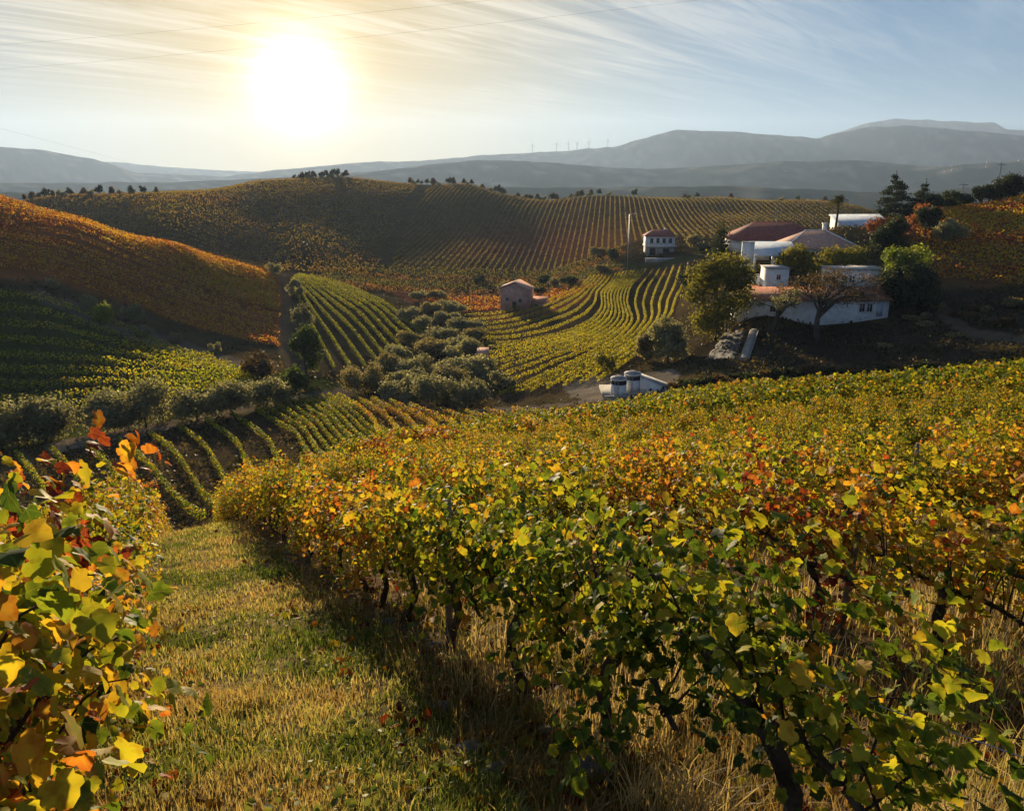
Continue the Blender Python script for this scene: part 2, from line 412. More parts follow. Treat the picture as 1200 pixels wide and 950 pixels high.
def stone_mat(name):
    m, nt, out = newmat(name); N, L = nt.nodes, nt.links
    tc = N.new('ShaderNodeTexCoord')
    v = N.new('ShaderNodeTexVoronoi'); v.inputs['Scale'].default_value = 2.2; L.new(tc.outputs['Object'], v.inputs['Vector'])
    e = N.new('ShaderNodeTexVoronoi'); e.feature = 'DISTANCE_TO_EDGE'; e.inputs['Scale'].default_value = 2.2; L.new(tc.outputs['Object'], e.inputs['Vector'])
    r = N.new('ShaderNodeMapRange'); L.new(e.outputs['Distance'], r.inputs[0]); r.inputs[2].default_value = .08
    mx = N.new('ShaderNodeMix'); mx.data_type = 'RGBA'; L.new(v.outputs['Color'], mx.inputs[0]); mx.inputs[6].default_value = (.06, .055, .048, 1); mx.inputs[7].default_value = (.15, .135, .115, 1)
    m2 = N.new('ShaderNodeMix'); m2.data_type = 'RGBA'; L.new(r.outputs[0], m2.inputs[0]); m2.inputs[6].default_value = (.05, .045, .04, 1); L.new(mx.outputs[2], m2.inputs[7])
    p = N.new('ShaderNodeBsdfPrincipled'); L.new(m2.outputs[2], p.inputs['Base Color']); p.inputs['Roughness'].default_value = .9
    b = N.new('ShaderNodeBump'); b.inputs['Strength'].default_value = .8; b.inputs['Distance'].default_value = .08; L.new(r.outputs[0], b.inputs['Height']); L.new(b.outputs[0], p.inputs['Normal'])
    L.new(p.outputs[0], out.inputs[0]); return m
M_STONE = stone_mat('dry_stone')
def tile_mat(name, c1, c2):
    m, nt, out = newmat(name); N, L = nt.nodes, nt.links
    a = N.new('ShaderNodeAttribute'); a.attribute_name = 'uvw'
    w = N.new('ShaderNodeTexWave'); w.inputs['Scale'].default_value = 1.3; w.bands_direction = 'X'; L.new(N.new('ShaderNodeTexCoord').outputs['Object'], w.inputs['Vector'])
    tc = N.new('ShaderNodeTexCoord')
    n = N.new('ShaderNodeTexNoise'); n.inputs['Scale'].default_value = 2.5; n.inputs['Detail'].default_value = 8; L.new(tc.outputs['Object'], n.inputs['Vector'])
    r = N.new('ShaderNodeMapRange'); r.inputs[1].default_value = .35; r.inputs[2].default_value = .65; L.new(n.outputs['Fac'], r.inputs[0])
    mx = N.new('ShaderNodeMix'); mx.data_type = 'RGBA'; L.new(r.outputs[0], mx.inputs[0]); mx.inputs[6].default_value = (*c1, 1); mx.inputs[7].default_value = (*c2, 1)
    p = N.new('ShaderNodeBsdfPrincipled'); L.new(mx.outputs[2], p.inputs['Base Color']); p.inputs['Roughness'].default_value = .85; p.inputs['Specular IOR Level'].default_value = .2
    b = N.new('ShaderNodeBump'); b.inputs['Strength'].default_value = .9; b.inputs['Distance'].default_value = .08; L.new(w.outputs['Fac'], b.inputs['Height']); L.new(b.outputs[0], p.inputs['Normal'])
    L.new(p.outputs[0], out.inputs[0]); return m
M_TILE = tile_mat('terracotta_tiles', (.38, .14, .08), (.56, .27, .17))
M_TILE_DK = tile_mat('old_red_tiles', (.22, .065, .05), (.36, .13, .10))
M_TILE_PALE = tile_mat('faded_salmon_tiles', (.50, .26, .19), (.66, .39, .29))
M_TILE_BLUE = tile_mat('pale_sheet_roof', (.46, .50, .58), (.62, .66, .74))

def ground_mat(name, bump=.5, bscale=3.0, vary=.35):
    m, nt, out = newmat(name); N, L = nt.nodes, nt.links
    a = N.new('ShaderNodeAttribute'); a.attribute_name = 'Col'
    tc = N.new('ShaderNodeTexCoord')
    mult = None
    cur = a.outputs['Color']
    for sc_, am in ((.35, vary * .6), (6.0, vary), (55.0, vary)):
        n = N.new('ShaderNodeTexNoise'); n.inputs['Scale'].default_value = sc_; n.inputs['Detail'].default_value = 4; L.new(tc.outputs['Object'], n.inputs['Vector'])
        r = N.new('ShaderNodeMapRange'); r.inputs[1].default_value = .3; r.inputs[2].default_value = .7; r.inputs[3].default_value = 1 - am; r.inputs[4].default_value = 1 + am; L.new(n.outputs['Fac'], r.inputs[0])
        mu = N.new('ShaderNodeVectorMath'); mu.operation = 'SCALE'; L.new(cur, mu.inputs[0]); L.new(r.outputs[0], mu.inputs['Scale']); cur = mu.outputs[0]
    p = N.new('ShaderNodeBsdfPrincipled'); L.new(cur, p.inputs['Base Color']); p.inputs['Roughness'].default_value = 1.0; p.inputs['Specular IOR Level'].default_value = 0
    n2 = N.new('ShaderNodeTexNoise'); n2.inputs['Scale'].default_value = bscale; n2.inputs['Detail'].default_value = 8; L.new(tc.outputs['Object'], n2.inputs['Vector'])
    b = N.new('ShaderNodeBump'); b.inputs['Strength'].default_value = bump; b.inputs['Distance'].default_value = .25; L.new(n2.outputs['Fac'], b.inputs['Height']); L.new(b.outputs[0], p.inputs['Normal'])
    L.new(p.outputs[0], out.inputs[0]); return m
M_GROUND = ground_mat('soil_and_grass')
M_MTN = ground_mat('mountain_scrub', .2, .02, .1)

# ------------------------------------------------------------------ zones of the ground, as polygons traced on the hillsides
def inpoly(px, py, poly):
    c_ = np.zeros(px.shape, bool); n = len(poly); j = n - 1
    for i in range(n):
        xi, yi = poly[i]; xj, yj = poly[j]
        t = ((yi > py) != (yj > py)) & (px < (xj - xi) * (py - yi) / (yj - yi + 1e-9) + xi)
        c_ ^= t; j = i
    return c_
ZONES = [  # polygon, forward range, colour
 ('grass_slope', [(-300,330),(0,340),(60,352),(150,385),(250,425),(420,445),(420,470),(60,525),(-300,560)], (85,230), (.060,.075,.022)),
 ('red_hill', [(-300,150),(0,225),(110,255),(220,285),(310,305),(332,330),(332,405),(230,385),(150,357),(60,330),(-300,315)], (120,300), (.25,.10,.035)),
 ('dirt_path', [(30,346),(45,340),(160,380),(245,410),(300,425),(290,436),(240,425),(150,397)], (85,230), (.15,.12,.085)),
 ('track', [(316,300),(338,303),(350,350),(347,412),(360,436),(340,440),(325,410),(331,350)], (120,245), (.10,.078,.05)),
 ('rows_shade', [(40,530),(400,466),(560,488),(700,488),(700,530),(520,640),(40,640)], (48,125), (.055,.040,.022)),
 ('road', [(50,520),(200,491),(330,467),(400,454),(420,460),(395,468),(330,476),(200,502),(60,533)], (70,140), (.15,.12,.085)),
 ('road', [(395,460),(450,470),(560,480),(660,472),(700,464),(700,471),(640,480),(560,488),(430,478)], (80,140), (.15,.12,.09)),
 ('triangle', [(335,318),(420,335),(500,392),(470,440),(392,440),(362,420)], (125,280), (.075,.055,.03)),
 ('valley_rows', [(690,322),(810,308),(815,345),(790,385),(760,415),(700,455),(620,475),(575,470),(530,378)], (90,300), (.075,.055,.03)),
 ('red_strip', [(450,340),(570,345),(700,330),(820,300),(830,306),(700,345),(640,372),(560,376),(500,366)], (190,290), (.17,.075,.045)),
 ('green_strip', [(380,318),(720,310),(830,296),(820,304),(700,328),(400,334)], (220,320), (.085,.085,.03)),
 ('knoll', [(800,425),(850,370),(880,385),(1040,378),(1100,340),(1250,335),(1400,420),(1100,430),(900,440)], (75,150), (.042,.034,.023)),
 ('knoll_path', [(1080,350),(1100,350),(1140,385),(1250,400),(1250,408),(1130,395),(1090,365)], (75,150), (.09,.072,.052)),
 ('right_hill', [(1060,232),(1500,180),(1500,335),(1180,340),(1060,330)], (125,230), (.16,.085,.04)),
 ('pad', [(660,452),(700,440),(790,432),(800,440),(780,455),(720,472),(670,466)], (80,115), (.19,.16,.12)),
]
PATH_DIR = np.array([-.438, .899]); PERP = np.array([.899, .438])
ROW0, ROW_GAP = -.65, 2.45
def row_bend(t):   # the rows swing a little to the right further down the slope
    return 0.0008 * np.clip(t - 5, 0, 60) ** 2
def ground_colors(V):
    px, py = project(V)
    y = V[:, 1]
    r = np.hypot(V[:, 0], V[:, 1])
    n1 = fbm(V[:, 0] / 6, V[:, 1] / 6, 4, 11); n2 = fbm(V[:, 0] / 1.1, V[:, 1] / 1.1, 3, 23)
    C = np.zeros((len(V), 3)); C[:] = (.085, .065, .032)
    far = (y > 225); C[far] = (.062, .044, .022)
    jx = px + n1 * 4; jy = py + n1 * 2
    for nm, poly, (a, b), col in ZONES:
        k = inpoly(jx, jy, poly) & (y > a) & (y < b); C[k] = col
    # the far hill: broad plots of different age
    k = (y > 290)
    pl = fbm(V[:, 0] / 90 + 3, V[:, 1] / 60, 2, 31)
    fa = np.clip((pl + .1) * 3, 0, 1)[:, None]
    cf = np.array([.12, .078, .034]) * (1 - fa) + np.array([.10, .072, .03]) * fa
    redk = np.exp(-(((px - 640) / 110) ** 2 + ((py - 285) / 28) ** 2))[:, None]
    cf = cf * (1 - redk * .75) + np.array([.19, .07, .04]) * redk * .75
    C[k] = cf[k]
    # foreground
    near = (y < 75) & (r < 90) & ~((px < 420) & (y > 48))
    C[near] = (.085, .062, .036)
    t = V[:, 0] * PATH_DIR[0] + V[:, 1] * PATH_DIR[1]; s = V[:, 0] * PERP[0] + V[:, 1] * PERP[1] - row_bend(t)
    pm = np.clip(1.4 - np.abs(s - .6) * 1.3, 0, 1) * (r < 40)
    C = C * (1 - pm[:, None]) + np.array([.17, .13, .055]) * pm[:, None]
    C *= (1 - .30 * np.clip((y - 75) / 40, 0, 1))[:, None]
    C *= (1 + .30 * n1 + .25 * n2 * (r < 60))[:, None]
    return np.clip(C, .01, .8)

def polar_sheet(rs, azs):
    R, A = np.meshgrid(rs, azs, indexing='ij')
    return R * np.sin(A), R * np.cos(A)
def grid_faces(nr, na, wrap=False):
    i = np.arange(nr - 1)[:, None]; j = np.arange(na if wrap else na - 1)[None]
    j2 = (j + 1) % na
    return np.stack([i * na + j, i * na + j2, (i + 1) * na + j2, (i + 1) * na + j], -1).reshape(-1, 4)
azs = np.concatenate([np.arange(-52, 52, .25), np.arange(52, 308, 4.0)]) * math.pi / 180
rs = np.concatenate([[.02, .15, .4], np.exp(np.linspace(math.log(.7), math.log(950), 480))])
X, Y = polar_sheet(rs, azs)
Z = H(X, Y)
k_far = np.clip((np.hypot(X, Y) - 750) / 200, 0, 1)
Z = Z * (1 - k_far) + np.minimum(Z, -130) * k_far
GV = np.stack([X.ravel(), Y.ravel(), Z.ravel()], 1)
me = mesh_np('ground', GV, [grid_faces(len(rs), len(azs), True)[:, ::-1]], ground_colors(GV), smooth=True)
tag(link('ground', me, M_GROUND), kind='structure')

# distant mountains: ranges one behind the other out to 14 km
RIDGES = [  # distance, depth, outline (photo pixel, photo row)
 (1900, 520, [(-700,230),(-200,222),(0,226),(200,228),(380,226),(500,219),(600,220),(700,221),(850,217),(1000,224),(1100,224),(1200,212),(1500,205),(1900,220)]),
 (3600, 800, [(-700,205),(-200,210),(0,214),(200,214),(380,206),(470,197),(560,187),(640,190),(740,198),(820,196),(900,190),(1000,188),(1100,196),(1200,188),(1500,180),(1900,190)]),
 (6500, 1300, [(-700,160),(-300,165),(-100,166),(0,172),(50,176),(110,186),(160,202),(260,207),(330,199),(430,190),(500,188),(560,182),(640,178),(720,172),(790,153),(850,154),(900,158),(960,162),(1010,150),(1060,148),(1200,160),(1500,150),(1900,160)]),
 (9500, 1500, [(-700,180),(-100,190),(0,195),(130,190),(200,196),(330,203),(420,200),(520,196),(700,190),(850,170),(960,162),(1010,147),(1050,140),(1110,142),(1165,144),(1180,152),(1215,152),(1350,160),(1900,170)]),
]
mr = np.exp(np.linspace(math.log(820), math.log(12000), 145))
ma = np.concatenate([np.arange(-50, 50, .2), np.arange(50, 310, 5.0)]) * math.pi / 180
X, Y = polar_sheet(mr, ma)
R = np.hypot(X, Y); A = np.arctan2(X, Y)
Z = -150 - 30 * np.clip((R - 900) / 800, 0, 1) + 30 * fbm(X / 400, Y / 400, 4, 41)
Amod = np.clip(np.abs(A), 0, rad(50)) * np.sign(A)
for d0, wd, ol in RIDGES:
    ol = np.array(ol, float)
    # outline as azimuth -> height at the ridge distance
    aa, bb = zip(*[ray(p, q) for p, q in ol])
    az_ = np.arctan(np.array(aa)); hgt = np.array(bb) * np.cos(az_) * d0
    top = np.interp(Amod, az_, hgt) * 1.0
    rr = (R - d0 - 250 * fbm(A * 9, A * 0 + d0, 2, 3)) / wd
    bump = np.exp(-rr ** 2 * 1.3)
    spur = fbm(X / 520 + d0, Y / 520, 5, int(d0) % 97)
    ridge = np.sign(fbm(A * 30 + d0, A * 0, 3, 5)) * 0
    zz_ = -200 + (top + 200) * bump * (1 + .10 * spur * (1 - bump)) + spur * 45 * bump * (1 - bump) * 2
    zz_ = zz_ + fbm(A * 60, A * 0 + d0, 3, 7) * 3.5 * (d0 / 3000) * bump
    Z = np.maximum(Z, zz_)
MV = np.stack([X.ravel(), Y.ravel(), Z.ravel()], 1)
nn = fbm(MV[:, 0] / 350, MV[:, 1] / 350, 5, 51)[:, None]
nf = fbm(MV[:, 0] / 90, MV[:, 1] / 90, 3, 61)[:, None]
mc = np.array([.060, .070, .040]) * (1 + .35 * nn) + np.array([.16, .13, .09]) * np.clip(nf * 1.8 - .1, 0, 1)
me = mesh_np('mountains', MV, [grid_faces(len(mr), len(ma), True)[:, ::-1]], np.clip(mc, .01, .5), smooth=True)
tag(link('mountains', me, M_MTN), kind='structure')

# the air
hz_m, nt, out = newmat('haze_air')
pv = nt.nodes.new('ShaderNodeVolumePrincipled')
pv.inputs['Color'].default_value = (.46, .64, .96, 1)
pv.inputs['Density'].default_value = HAZE_DENSITY if 'HAZE_DENSITY' in globals() else 7.4e-5
pv.inputs['Anisotropy'].default_value = .32
nt.links.new(pv.outputs[0], out.inputs['Volume'])
hb = MB().box((0, 0, 0), (24600, 24600, 1020)); 
hzo = hb.build('haze', hz_m); hzo.location.z = 180
tag(hzo, 'pale golden haze filling the valley and fading the far mountains', 'haze', kind='stuff')

# ================================================================== leaves
LOBED = np.array([(0,.02),(.13,-.13),(.34,-.12),(.50,.04),(.45,.17),(.57,.38),(.52,.56),(.36,.60),(.27,.80),(0,.98),
                  (-.27,.80),(-.36,.60),(-.52,.56),(-.57,.38),(-.45,.17),(-.50,.04),(-.34,-.12),(-.13,-.13)])
def frames(n, tipdir):
    n = n / (np.linalg.norm(n, axis=1, keepdims=True) + 1e-9)
    v = tipdir - n * (n * tipdir).sum(1, keepdims=True)
    bad = np.linalg.norm(v, axis=1) < 1e-3
    v[bad] += (.3, .5, .1)
    v = v / (np.linalg.norm(v, axis=1, keepdims=True) + 1e-9)
    return np.cross(v, n), v, n
def leaf_cloud(C, size, nrm_, tip, c0, c1=None, shape='lobed', rg=rng):
    N = len(C); u, v, n = frames(nrm_, tip); s = size[:, None, None]
    if shape == 'lobed':
        pts = np.concatenate([[(0, .38)], LOBED]); pts = pts - (0, .4)
        k = len(pts)
        a = pts[None, :, 0] * (1 + .15 * rg.standard_normal((N, 1))); b = np.repeat(pts[None, :, 1], N, 0)
        rr = pts[:, 0] ** 2 + pts[:, 1] ** 2
        z = -rr[None] * (.35 + .5 * rg.random((N, 1))) + np.abs(pts[None, :, 0]) * (.1 + .5 * rg.random((N, 1))) + .03 * rg.standard_normal((N, k))
        V = C[:, None] + s * (a[..., None] * u[:, None] + b[..., None] * v[:, None] + z[..., None] * n[:, None])
        base = (np.arange(N) * k)[:, None, None]
        m = k - 1
        f = np.array([(0, 1 + i, 1 + (i + 1) % m) for i in range(m)])[None] + base
        cc = np.empty((N, k, 3)); cc[:, 0] = c0; cc[:, 1:] = (c0 if c1 is None else c1)[:, None]
        cc[:, 1] = c0
        if c1 is not None:
            w = .5 + .5 * rg.random((N, m, 1)); cc[:, 1:] = c0[:, None] * (1 - w) + c1[:, None] * w
        return V.reshape(-1, 3), [f.reshape(-1, 3)], cc.reshape(-1, 3)
    if shape == 'fold':
        pts = np.array([(0, -.5), (0, .55), (.42, -.2), (.36, .28), (-.42, -.2), (-.36, .28)]); k = 6
        z = np.abs(pts[None, :, 0]) * (.7 * rg.random((N, 1)) - .2) - pts[None, :, 1] ** 2 * .5
        V = C[:, None] + s * (pts[None, :, 0, None] * u[:, None] + pts[None, :, 1, None] * v[:, None] + z[..., None] * n[:, None])
        base = (np.arange(N) * k)[:, None, None]
        f = np.array([(0, 2, 3, 1), (0, 1, 5, 4)])[None] + base
        return V.reshape(-1, 3), [f.reshape(-1, 4)], np.repeat(c0, k, 0)
    pts = np.array([(-.1, -.5), (.42, -.12), (.12, .5), (-.4, .14)]); k = 4
    V = C[:, None] + s * (pts[None, :, 0, None] * u[:, None] + pts[None, :, 1, None] * v[:, None])
    f = np.arange(N * k).reshape(N, k)
    return V.reshape(-1, 3), [f], np.repeat(c0, k, 0)

RAMP_X = np.array([0, .25, .42, .55, .68, .80, .90, 1.0])
RAMP_C = np.array([(.022,.050,.012), (.060,.115,.018), (.19,.25,.025), (.40,.38,.03), (.50,.33,.04), (.44,.19,.035), (.33,.055,.025), (.16,.026,.02)])
def autumn(h):
    h = np.clip(h, 0, 1)
    return np.stack([np.interp(h, RAMP_X, RAMP_C[:, i]) for i in range(3)], -1)

# ------------------------------------------------------------------ vines close by
def vine_foliage(seed, hue, spread, n_shoots=26, top=1.5, low=.45, size=(.032, .066), shape='lobed', full=1.0):
    rg = np.random.default_rng(seed)
    Cs, Ns, Ts, Hs = [], [], [], []
    for i in range(n_shoots):
        x0 = rg.uniform(-.62, .62); side = rg.choice([-1, 1])
        z0 = rg.uniform(.55, .8); L = rg.uniform(.55, 1.05) * (top / 1.5)
        o = rg.uniform(.05, .42) * side; lx = rg.normal(0, .22)
        m = int(L / .0165 * full)
        t = (np.arange(m) + rg.random(m)) / m
        arch = rg.uniform(.55, 1.25)
        x = x0 + lx * t; y = o * (t ** .8) + .1 * np.sin(t * 5 + i) ; z = z0 + L * (1.25 * t - arch * t * t * .75)
        if rg.random() < .25: z = z0 + .1 - L * .55 * t ** 1.3; y = side * (.18 + .25 * t)
        c_ = np.stack([x, y, z], 1) + rg.normal(0, .065, (m, 3))
        n_ = np.stack([rg.normal(0, .5, m), side * .55 + rg.normal(0, .55, m), .55 + rg.normal(0, .4, m)], 1)
        Cs.append(c_); Ns.append(n_); Ts.append(np.stack([rg.normal(0, .5, m), side * .4 + rg.normal(0, .4, m), -1 + rg.normal(0, .25, m)], 1))
        hs = hue + rg.normal(0, spread) + .10 * (t - .5) + rg.normal(0, .06, m) 
        hs = hs - .30 * (rg.random(m) < .22) + .16 * (rg.random(m) < .12)
        Hs.append(hs)
    C = np.concatenate(Cs); k = C[:, 2] > low * rg.uniform(.75, 1.2, len(C)); C = C[k]
    N_ = np.concatenate(Ns)[k]; T_ = np.concatenate(Ts)[k]; h = np.concatenate(Hs)[k]
    sz = rg.uniform(*size, len(C)) * np.where(rg.random(len(C)) < .2, .6, 1)
    return leaf_cloud(C, sz, N_, T_, autumn(h), autumn(h + rg.uniform(.02, .22, len(C))), shape, rg)
def vine_trunk(seed):
    rg = np.random.default_rng(seed); b = MB()
    zt = rg.uniform(.58, .70); lean = rg.uniform(-.22, .22); z = np.linspace(-.12, zt, 8)
    pts = np.stack([lean * (1 - z / zt) + .035 * np.sin(z * 11 + seed), .03 * np.cos(z * 9 + seed), z], 1)
    rr = np.interp(z, [-.12, 0, .3, zt], [.055, .042, .030, .036]) * rg.uniform(.85, 1.2, 8)
    b.tube(pts, rr, 8)
    return b, pts[-1]
def vine_canes(seed, head):
    rg = np.random.default_rng(seed + 50); b = MB()
    for s in (-1, 1):
        x = np.linspace(0, .58, 6) * s
        b.tube(np.stack([head[0] + x, head[1] + .02 * np.sin(x * 9), head[2] + .05 * np.sin(np.abs(x) * 5)], 1), np.linspace(.024, .012, 6), 6)
    for i in range(16):
        x0 = rg.uniform(-.55, .55); side = rg.choice([-1, 1]); t = np.linspace(0, 1, 6); L = rg.uniform(.5, .95); o = rg.uniform(.05, .4) * side
        b.tube(np.stack([head[0] * 0 + x0 + rg.normal(0, .15) * t, o * t ** .8, head[2] + L * (1.2 * t - .65 * t * t)], 1), np.linspace(.006, .0025, 6), 4, cap=False)
    return b
VARIANTS = [  # hue, spread, colour word
 (.49, .11, 'yellow-green'), (.53, .11, 'golden green'), (.58, .12, 'golden'), (.66, .12, 'orange and gold'),
 (.80, .11, 'red and orange'), (.41, .13, 'mostly green'), (.52, .20, 'mixed green, yellow and red'), (.49, .15, 'yellow and green'),
 (.64, .24, 'crimson and yellow-green'), (.31, .13, 'dark green'),
 (.60, .13, 'golden'), (.68, .15, 'orange and gold'), (.52, .13, 'mixed yellow, green and red'), (.53, .13, 'golden green')]
PROTO = []
for i, (h, sp, w) in enumerate(VARIANTS):
    root = thing('grape_vine', 'vine', 'vine', (0, 0, -500))
    tb, head = vine_trunk(i * 3 + 1)
    tb.build('trunk', M_BARK, root, smooth=True)
    vine_canes(i * 3 + 1, head).build('canes', M_BARK, root)
    big = i >= 10
    V, Fs, Cc = vine_foliage(100 + i, h, sp, 30, size=(.036, .074) if big else (.032, .066), full=.8 if big else 1.0, low=.62 if w in ('mostly green', 'yellow-green') else .45)
    vm_ = mesh_np('vine_foliage', V, Fs, Cc, smooth=True)
    lp = np.concatenate([[(0, .38)], LOBED]) ; la_ = vm_.color_attributes.new('LUV', 'FLOAT_COLOR', 'POINT')
    l4 = np.zeros((len(V), 4), np.float32); l4[:, :2] = np.tile(lp, (len(V) // len(lp), 1)); la_.data.foreach_set('color', l4.ravel())
    link('foliage', vm_, M_NEARLEAF, root)
    PROTO.append(root)

def row_point(k, t):
    s = ROW0 + ROW_GAP * k
    if k == 0: s = ROW0 + .12
    s = s + row_bend(t)
    return PERP * s + PATH_DIR * t
def field_limit(x, y):
    px = CX + x / max(y, .1) * 905
    return np.interp(px, [-300, 0, 150, 240, 350, 420, 500, 600, 850, 1200, 1600], [30, 30, 34, 34, 42, 48, 51, 52, 53, 50, 48])
spots = []
for k in range(-2, 30):
    t = -1.6 + rng.uniform(0, .4)
    while t < 75:
        t += .98 + rng.normal(0, .05)
        x, y = row_point(k, t)
        if y < -.8 or (k == 1 and t < 1.2) or (k == 2 and t < .5): continue
        if y > field_limit(x, y): continue
        if abs(x) > abs(y) * 1.0 + 5: continue
        if math.hypot(x, y) < 1.3: continue
        z = float(H(x, y))
        spots.append((k, t, x, y, z))
S = np.array([s[2:5] for s in spots]); ppx, ppy = project(S + (0, 0, .9)); rngd = np.hypot(S[:, 0], S[:, 1])
vis = (S[:, 1] > .3) & (ppx > -150) & (ppx < 1350) & (ppy < 1250)
order = np.argsort(rngd + np.where(vis, 0, 1000))
single = set(order[:295].tolist())
hue_field = lambda x, y: fbm(x / 7 + 4, y / 7, 3, 71)
def pick_variant(x, y, k, t):
    v = hue_field(x, y) * .75 + random.gauss(0, .13)
    px, _ = project(np.array([x, y, float(H(x, y)) + 1.0]))
    if math.hypot(x, y) > 14: v += .10 if px < 520 else -.09
    elif px > 780 and k >= 2: v += .17
    idx = 5 if v < -.28 else 0 if v < -.08 else 7 if v < .02 else 1 if v < .14 else 2 if v < .24 else 6 if v < .34 else 3 if v < .48 else 4
    return idx
# near vines picked out one by one: (row, nearest t) -> variant, label
SPECIAL = [
 (0, .6, 10, 'big-leaved vine at the lower left edge, closest to the camera, mostly golden leaves'),
 (0, 1.7, 11, 'orange and gold leaved vine at the far left, highest in the left row'),
 (0, 2.8, 12, 'mixed yellow, green and red vine in the left row behind the orange and gold one'),
 (0, 3.9, 13, 'golden green vine in the left row midway along the grass path'),
 (1, 3.1, 9, 'dark shaded green vine right of the two bare trunks, nearest in the right row'),
 (1, 4.2, 5, 'bushy green vine whose thick leaning trunk stands clear beside a wooden stake'),
 (1, 5.3, 0, 'yellow-green vine behind the leaning trunk in the right row'),
 (1, 6.4, 1, 'golden green vine standing where its shadow crosses the grass path'),
 (1, 7.5, 3, 'orange-leaved vine with several twisted trunks at the right edge of the grass path'),
]
spec = {}
for (k, t, v, lab) in SPECIAL:
    c_ = [i for i, s in enumerate(spots) if s[0] == k and i not in spec]
    if c_:
        j = min(c_, key=lambda i: abs(spots[i][1] - t)); spec[j] = (v, lab); single.add(j)
SPEC_PX = [  # where the top of the vine shows in the photograph, nearest range, farthest range
 (1005, 650, 3.6, 8, 8, 'vine carrying clusters of crimson leaves among yellow-green ones, reddest of the right foreground'),
 (890, 660, 1.5, 6, 9, 'tall dark green vine in deep shade left of the crimson vine'),
 (960, 800, 1.2, 4.0, 9, 'shadowed dark green vine at the lower right below the crimson vine'),
 (1080, 780, 1.2, 4.5, 5, 'mostly green vine at the lower right edge beyond the shadowed dark one'),
 (1165, 650, 3, 7, 2, 'golden vine at the right edge of the picture beside the crimson one'),
 (745, 620, 4, 9, 3, 'orange-tinted vine above the shaded gap, left of the tall dark green one')]
cpx, cpy = project(S + (0, 0, 1.25))
for (a, b_, r0, r1, v, lab) in SPEC_PX:
    c_ = [i for i in range(len(spots)) if i not in spec and r0 < rngd[i] < r1 and spots[i][0] > 0]
    if not c_: continue
    j = min(c_, key=lambda i: math.hypot(cpx[i] - a, cpy[i] - b_)); spec[j] = (v, lab); single.add(j)
ROWANG = math.atan2(PATH_DIR[1], PATH_DIR[0])
used = [False] * len(PROTO)
GROUPV = 'grape vines of the foreground vineyard'
for i in sorted(single):
    k, t, x, y, z = spots[i]
    v, lab = spec.get(i, (None, None))
    if v is None: v = pick_variant(x, y, k, t)
    if lab is None:
        band = 'farther down the slope' if math.hypot(x, y) > 14 else 'in the near rows'
        wd = VARIANTS[v][2]
        lab = '%s vine %s of the foreground vineyard' % (wd, band)
        if k <= 0: lab = '%s vine in the row left of the grass path' % wd
        if k == 1: lab = '%s vine in the row right of the grass path' % wd
    sc = (random.uniform(.88, 1.0), random.uniform(.78, .95), random.uniform(.76, .93))
    if k == 0 and t < 3.6: sc = (1.0, 1.08, 1.10)
    if k == 1 and t < 6: sc = (.98, .92, .92)
    rz = ROWANG + random.choice([0, math.pi]) + random.gauss(0, .08)
    if not used[v]:
        r = PROTO[v]; used[v] = True
        r.location = (x, y, z); r.rotation_euler = (0, 0, rz); r.scale = sc; r['label'] = lab; r['group'] = GROUPV
    else: copy_thing(PROTO[v], (x, y, z), rz, sc, lab, GROUPV)
for v, u in enumerate(used):
    if not u:
        for ch in list(PROTO[v].children): bpy.data.objects.remove(ch)
        bpy.data.objects.remove(PROTO[v])
# the rest of the field, too many to count
Vs, Fq, Cq, nv = [], [], [], 0
rest = [i for i in range(len(spots)) if i not in single]
tr = MB()
for i in rest:
    k, t, x, y, z = spots[i]
    d = math.hypot(x, y)
    if y < .5: continue
    m = int(np.interp(d, [12, 25, 60], [330, 260, 170]))
    rg = np.random.default_rng(5000 + i)
    ax = rg.uniform(-.62, .62, m); ph = rg.random(m) * 2 * math.pi; q = rg.random(m) ** .4
    hh = rg.uniform(1.1, 1.42)
    sc_ = .25 + .08 * np.sin(ax * 6 + i)
    ay = np.cos(ph) * q * sc_ * 1.15; azz = .95 + np.sin(ph) * q * (hh - .85) + .08 * np.sin(ax * 8 + i * 1.7)
    ca, sa = math.cos(ROWANG), math.sin(ROWANG)
    Cc = np.stack([x + ax * ca - ay * sa, y + ax * sa + ay * ca, z + azz], 1)
    nn_ = np.stack([-sa * np.cos(ph) + rg.normal(0, .5, m), ca * np.cos(ph) + rg.normal(0, .5, m), np.sin(ph) * .6 + .4 + rg.normal(0, .4, m)], 1)
    hue = VARIANTS[pick_variant(x, y, k, t)][0]
    h = hue + rg.normal(0, .11, m) - .22 * (rg.random(m) < .2) + .15 * (rg.random(m) < .1)
    V, Fs, cc = leaf_cloud(Cc, rg.uniform(.10, .17, m) * np.interp(d, [15, 50], [1, 1.35]), nn_, np.tile([0., 0, -1], (m, 1)) + rg.normal(0, .4, (m, 3)), autumn(h), None, 'fold' if d < 30 else 'quad', rg)
    Vs.append(V); Fq.append(Fs[0] + nv); Cq.append(cc); nv += len(V)
    tr.tube([(x, y, z - .1), (x + .03, y, z + .7)], [.035, .03], 4, cap=False)
fv = link('vineyard_foliage', mesh_np('vineyard_foliage', np.concatenate(Vs), [np.concatenate(Fq)], np.concatenate(Cq)), M_VINELEAF)
tag(fv, 'mass of golden and green vine foliage covering the farther part of the slope', 'vineyard', kind='stuff')
tag(tr.build('vineyard_stems', M_BARK), 'vine stems under the farther foliage of the slope', 'vine stems', kind='stuff')

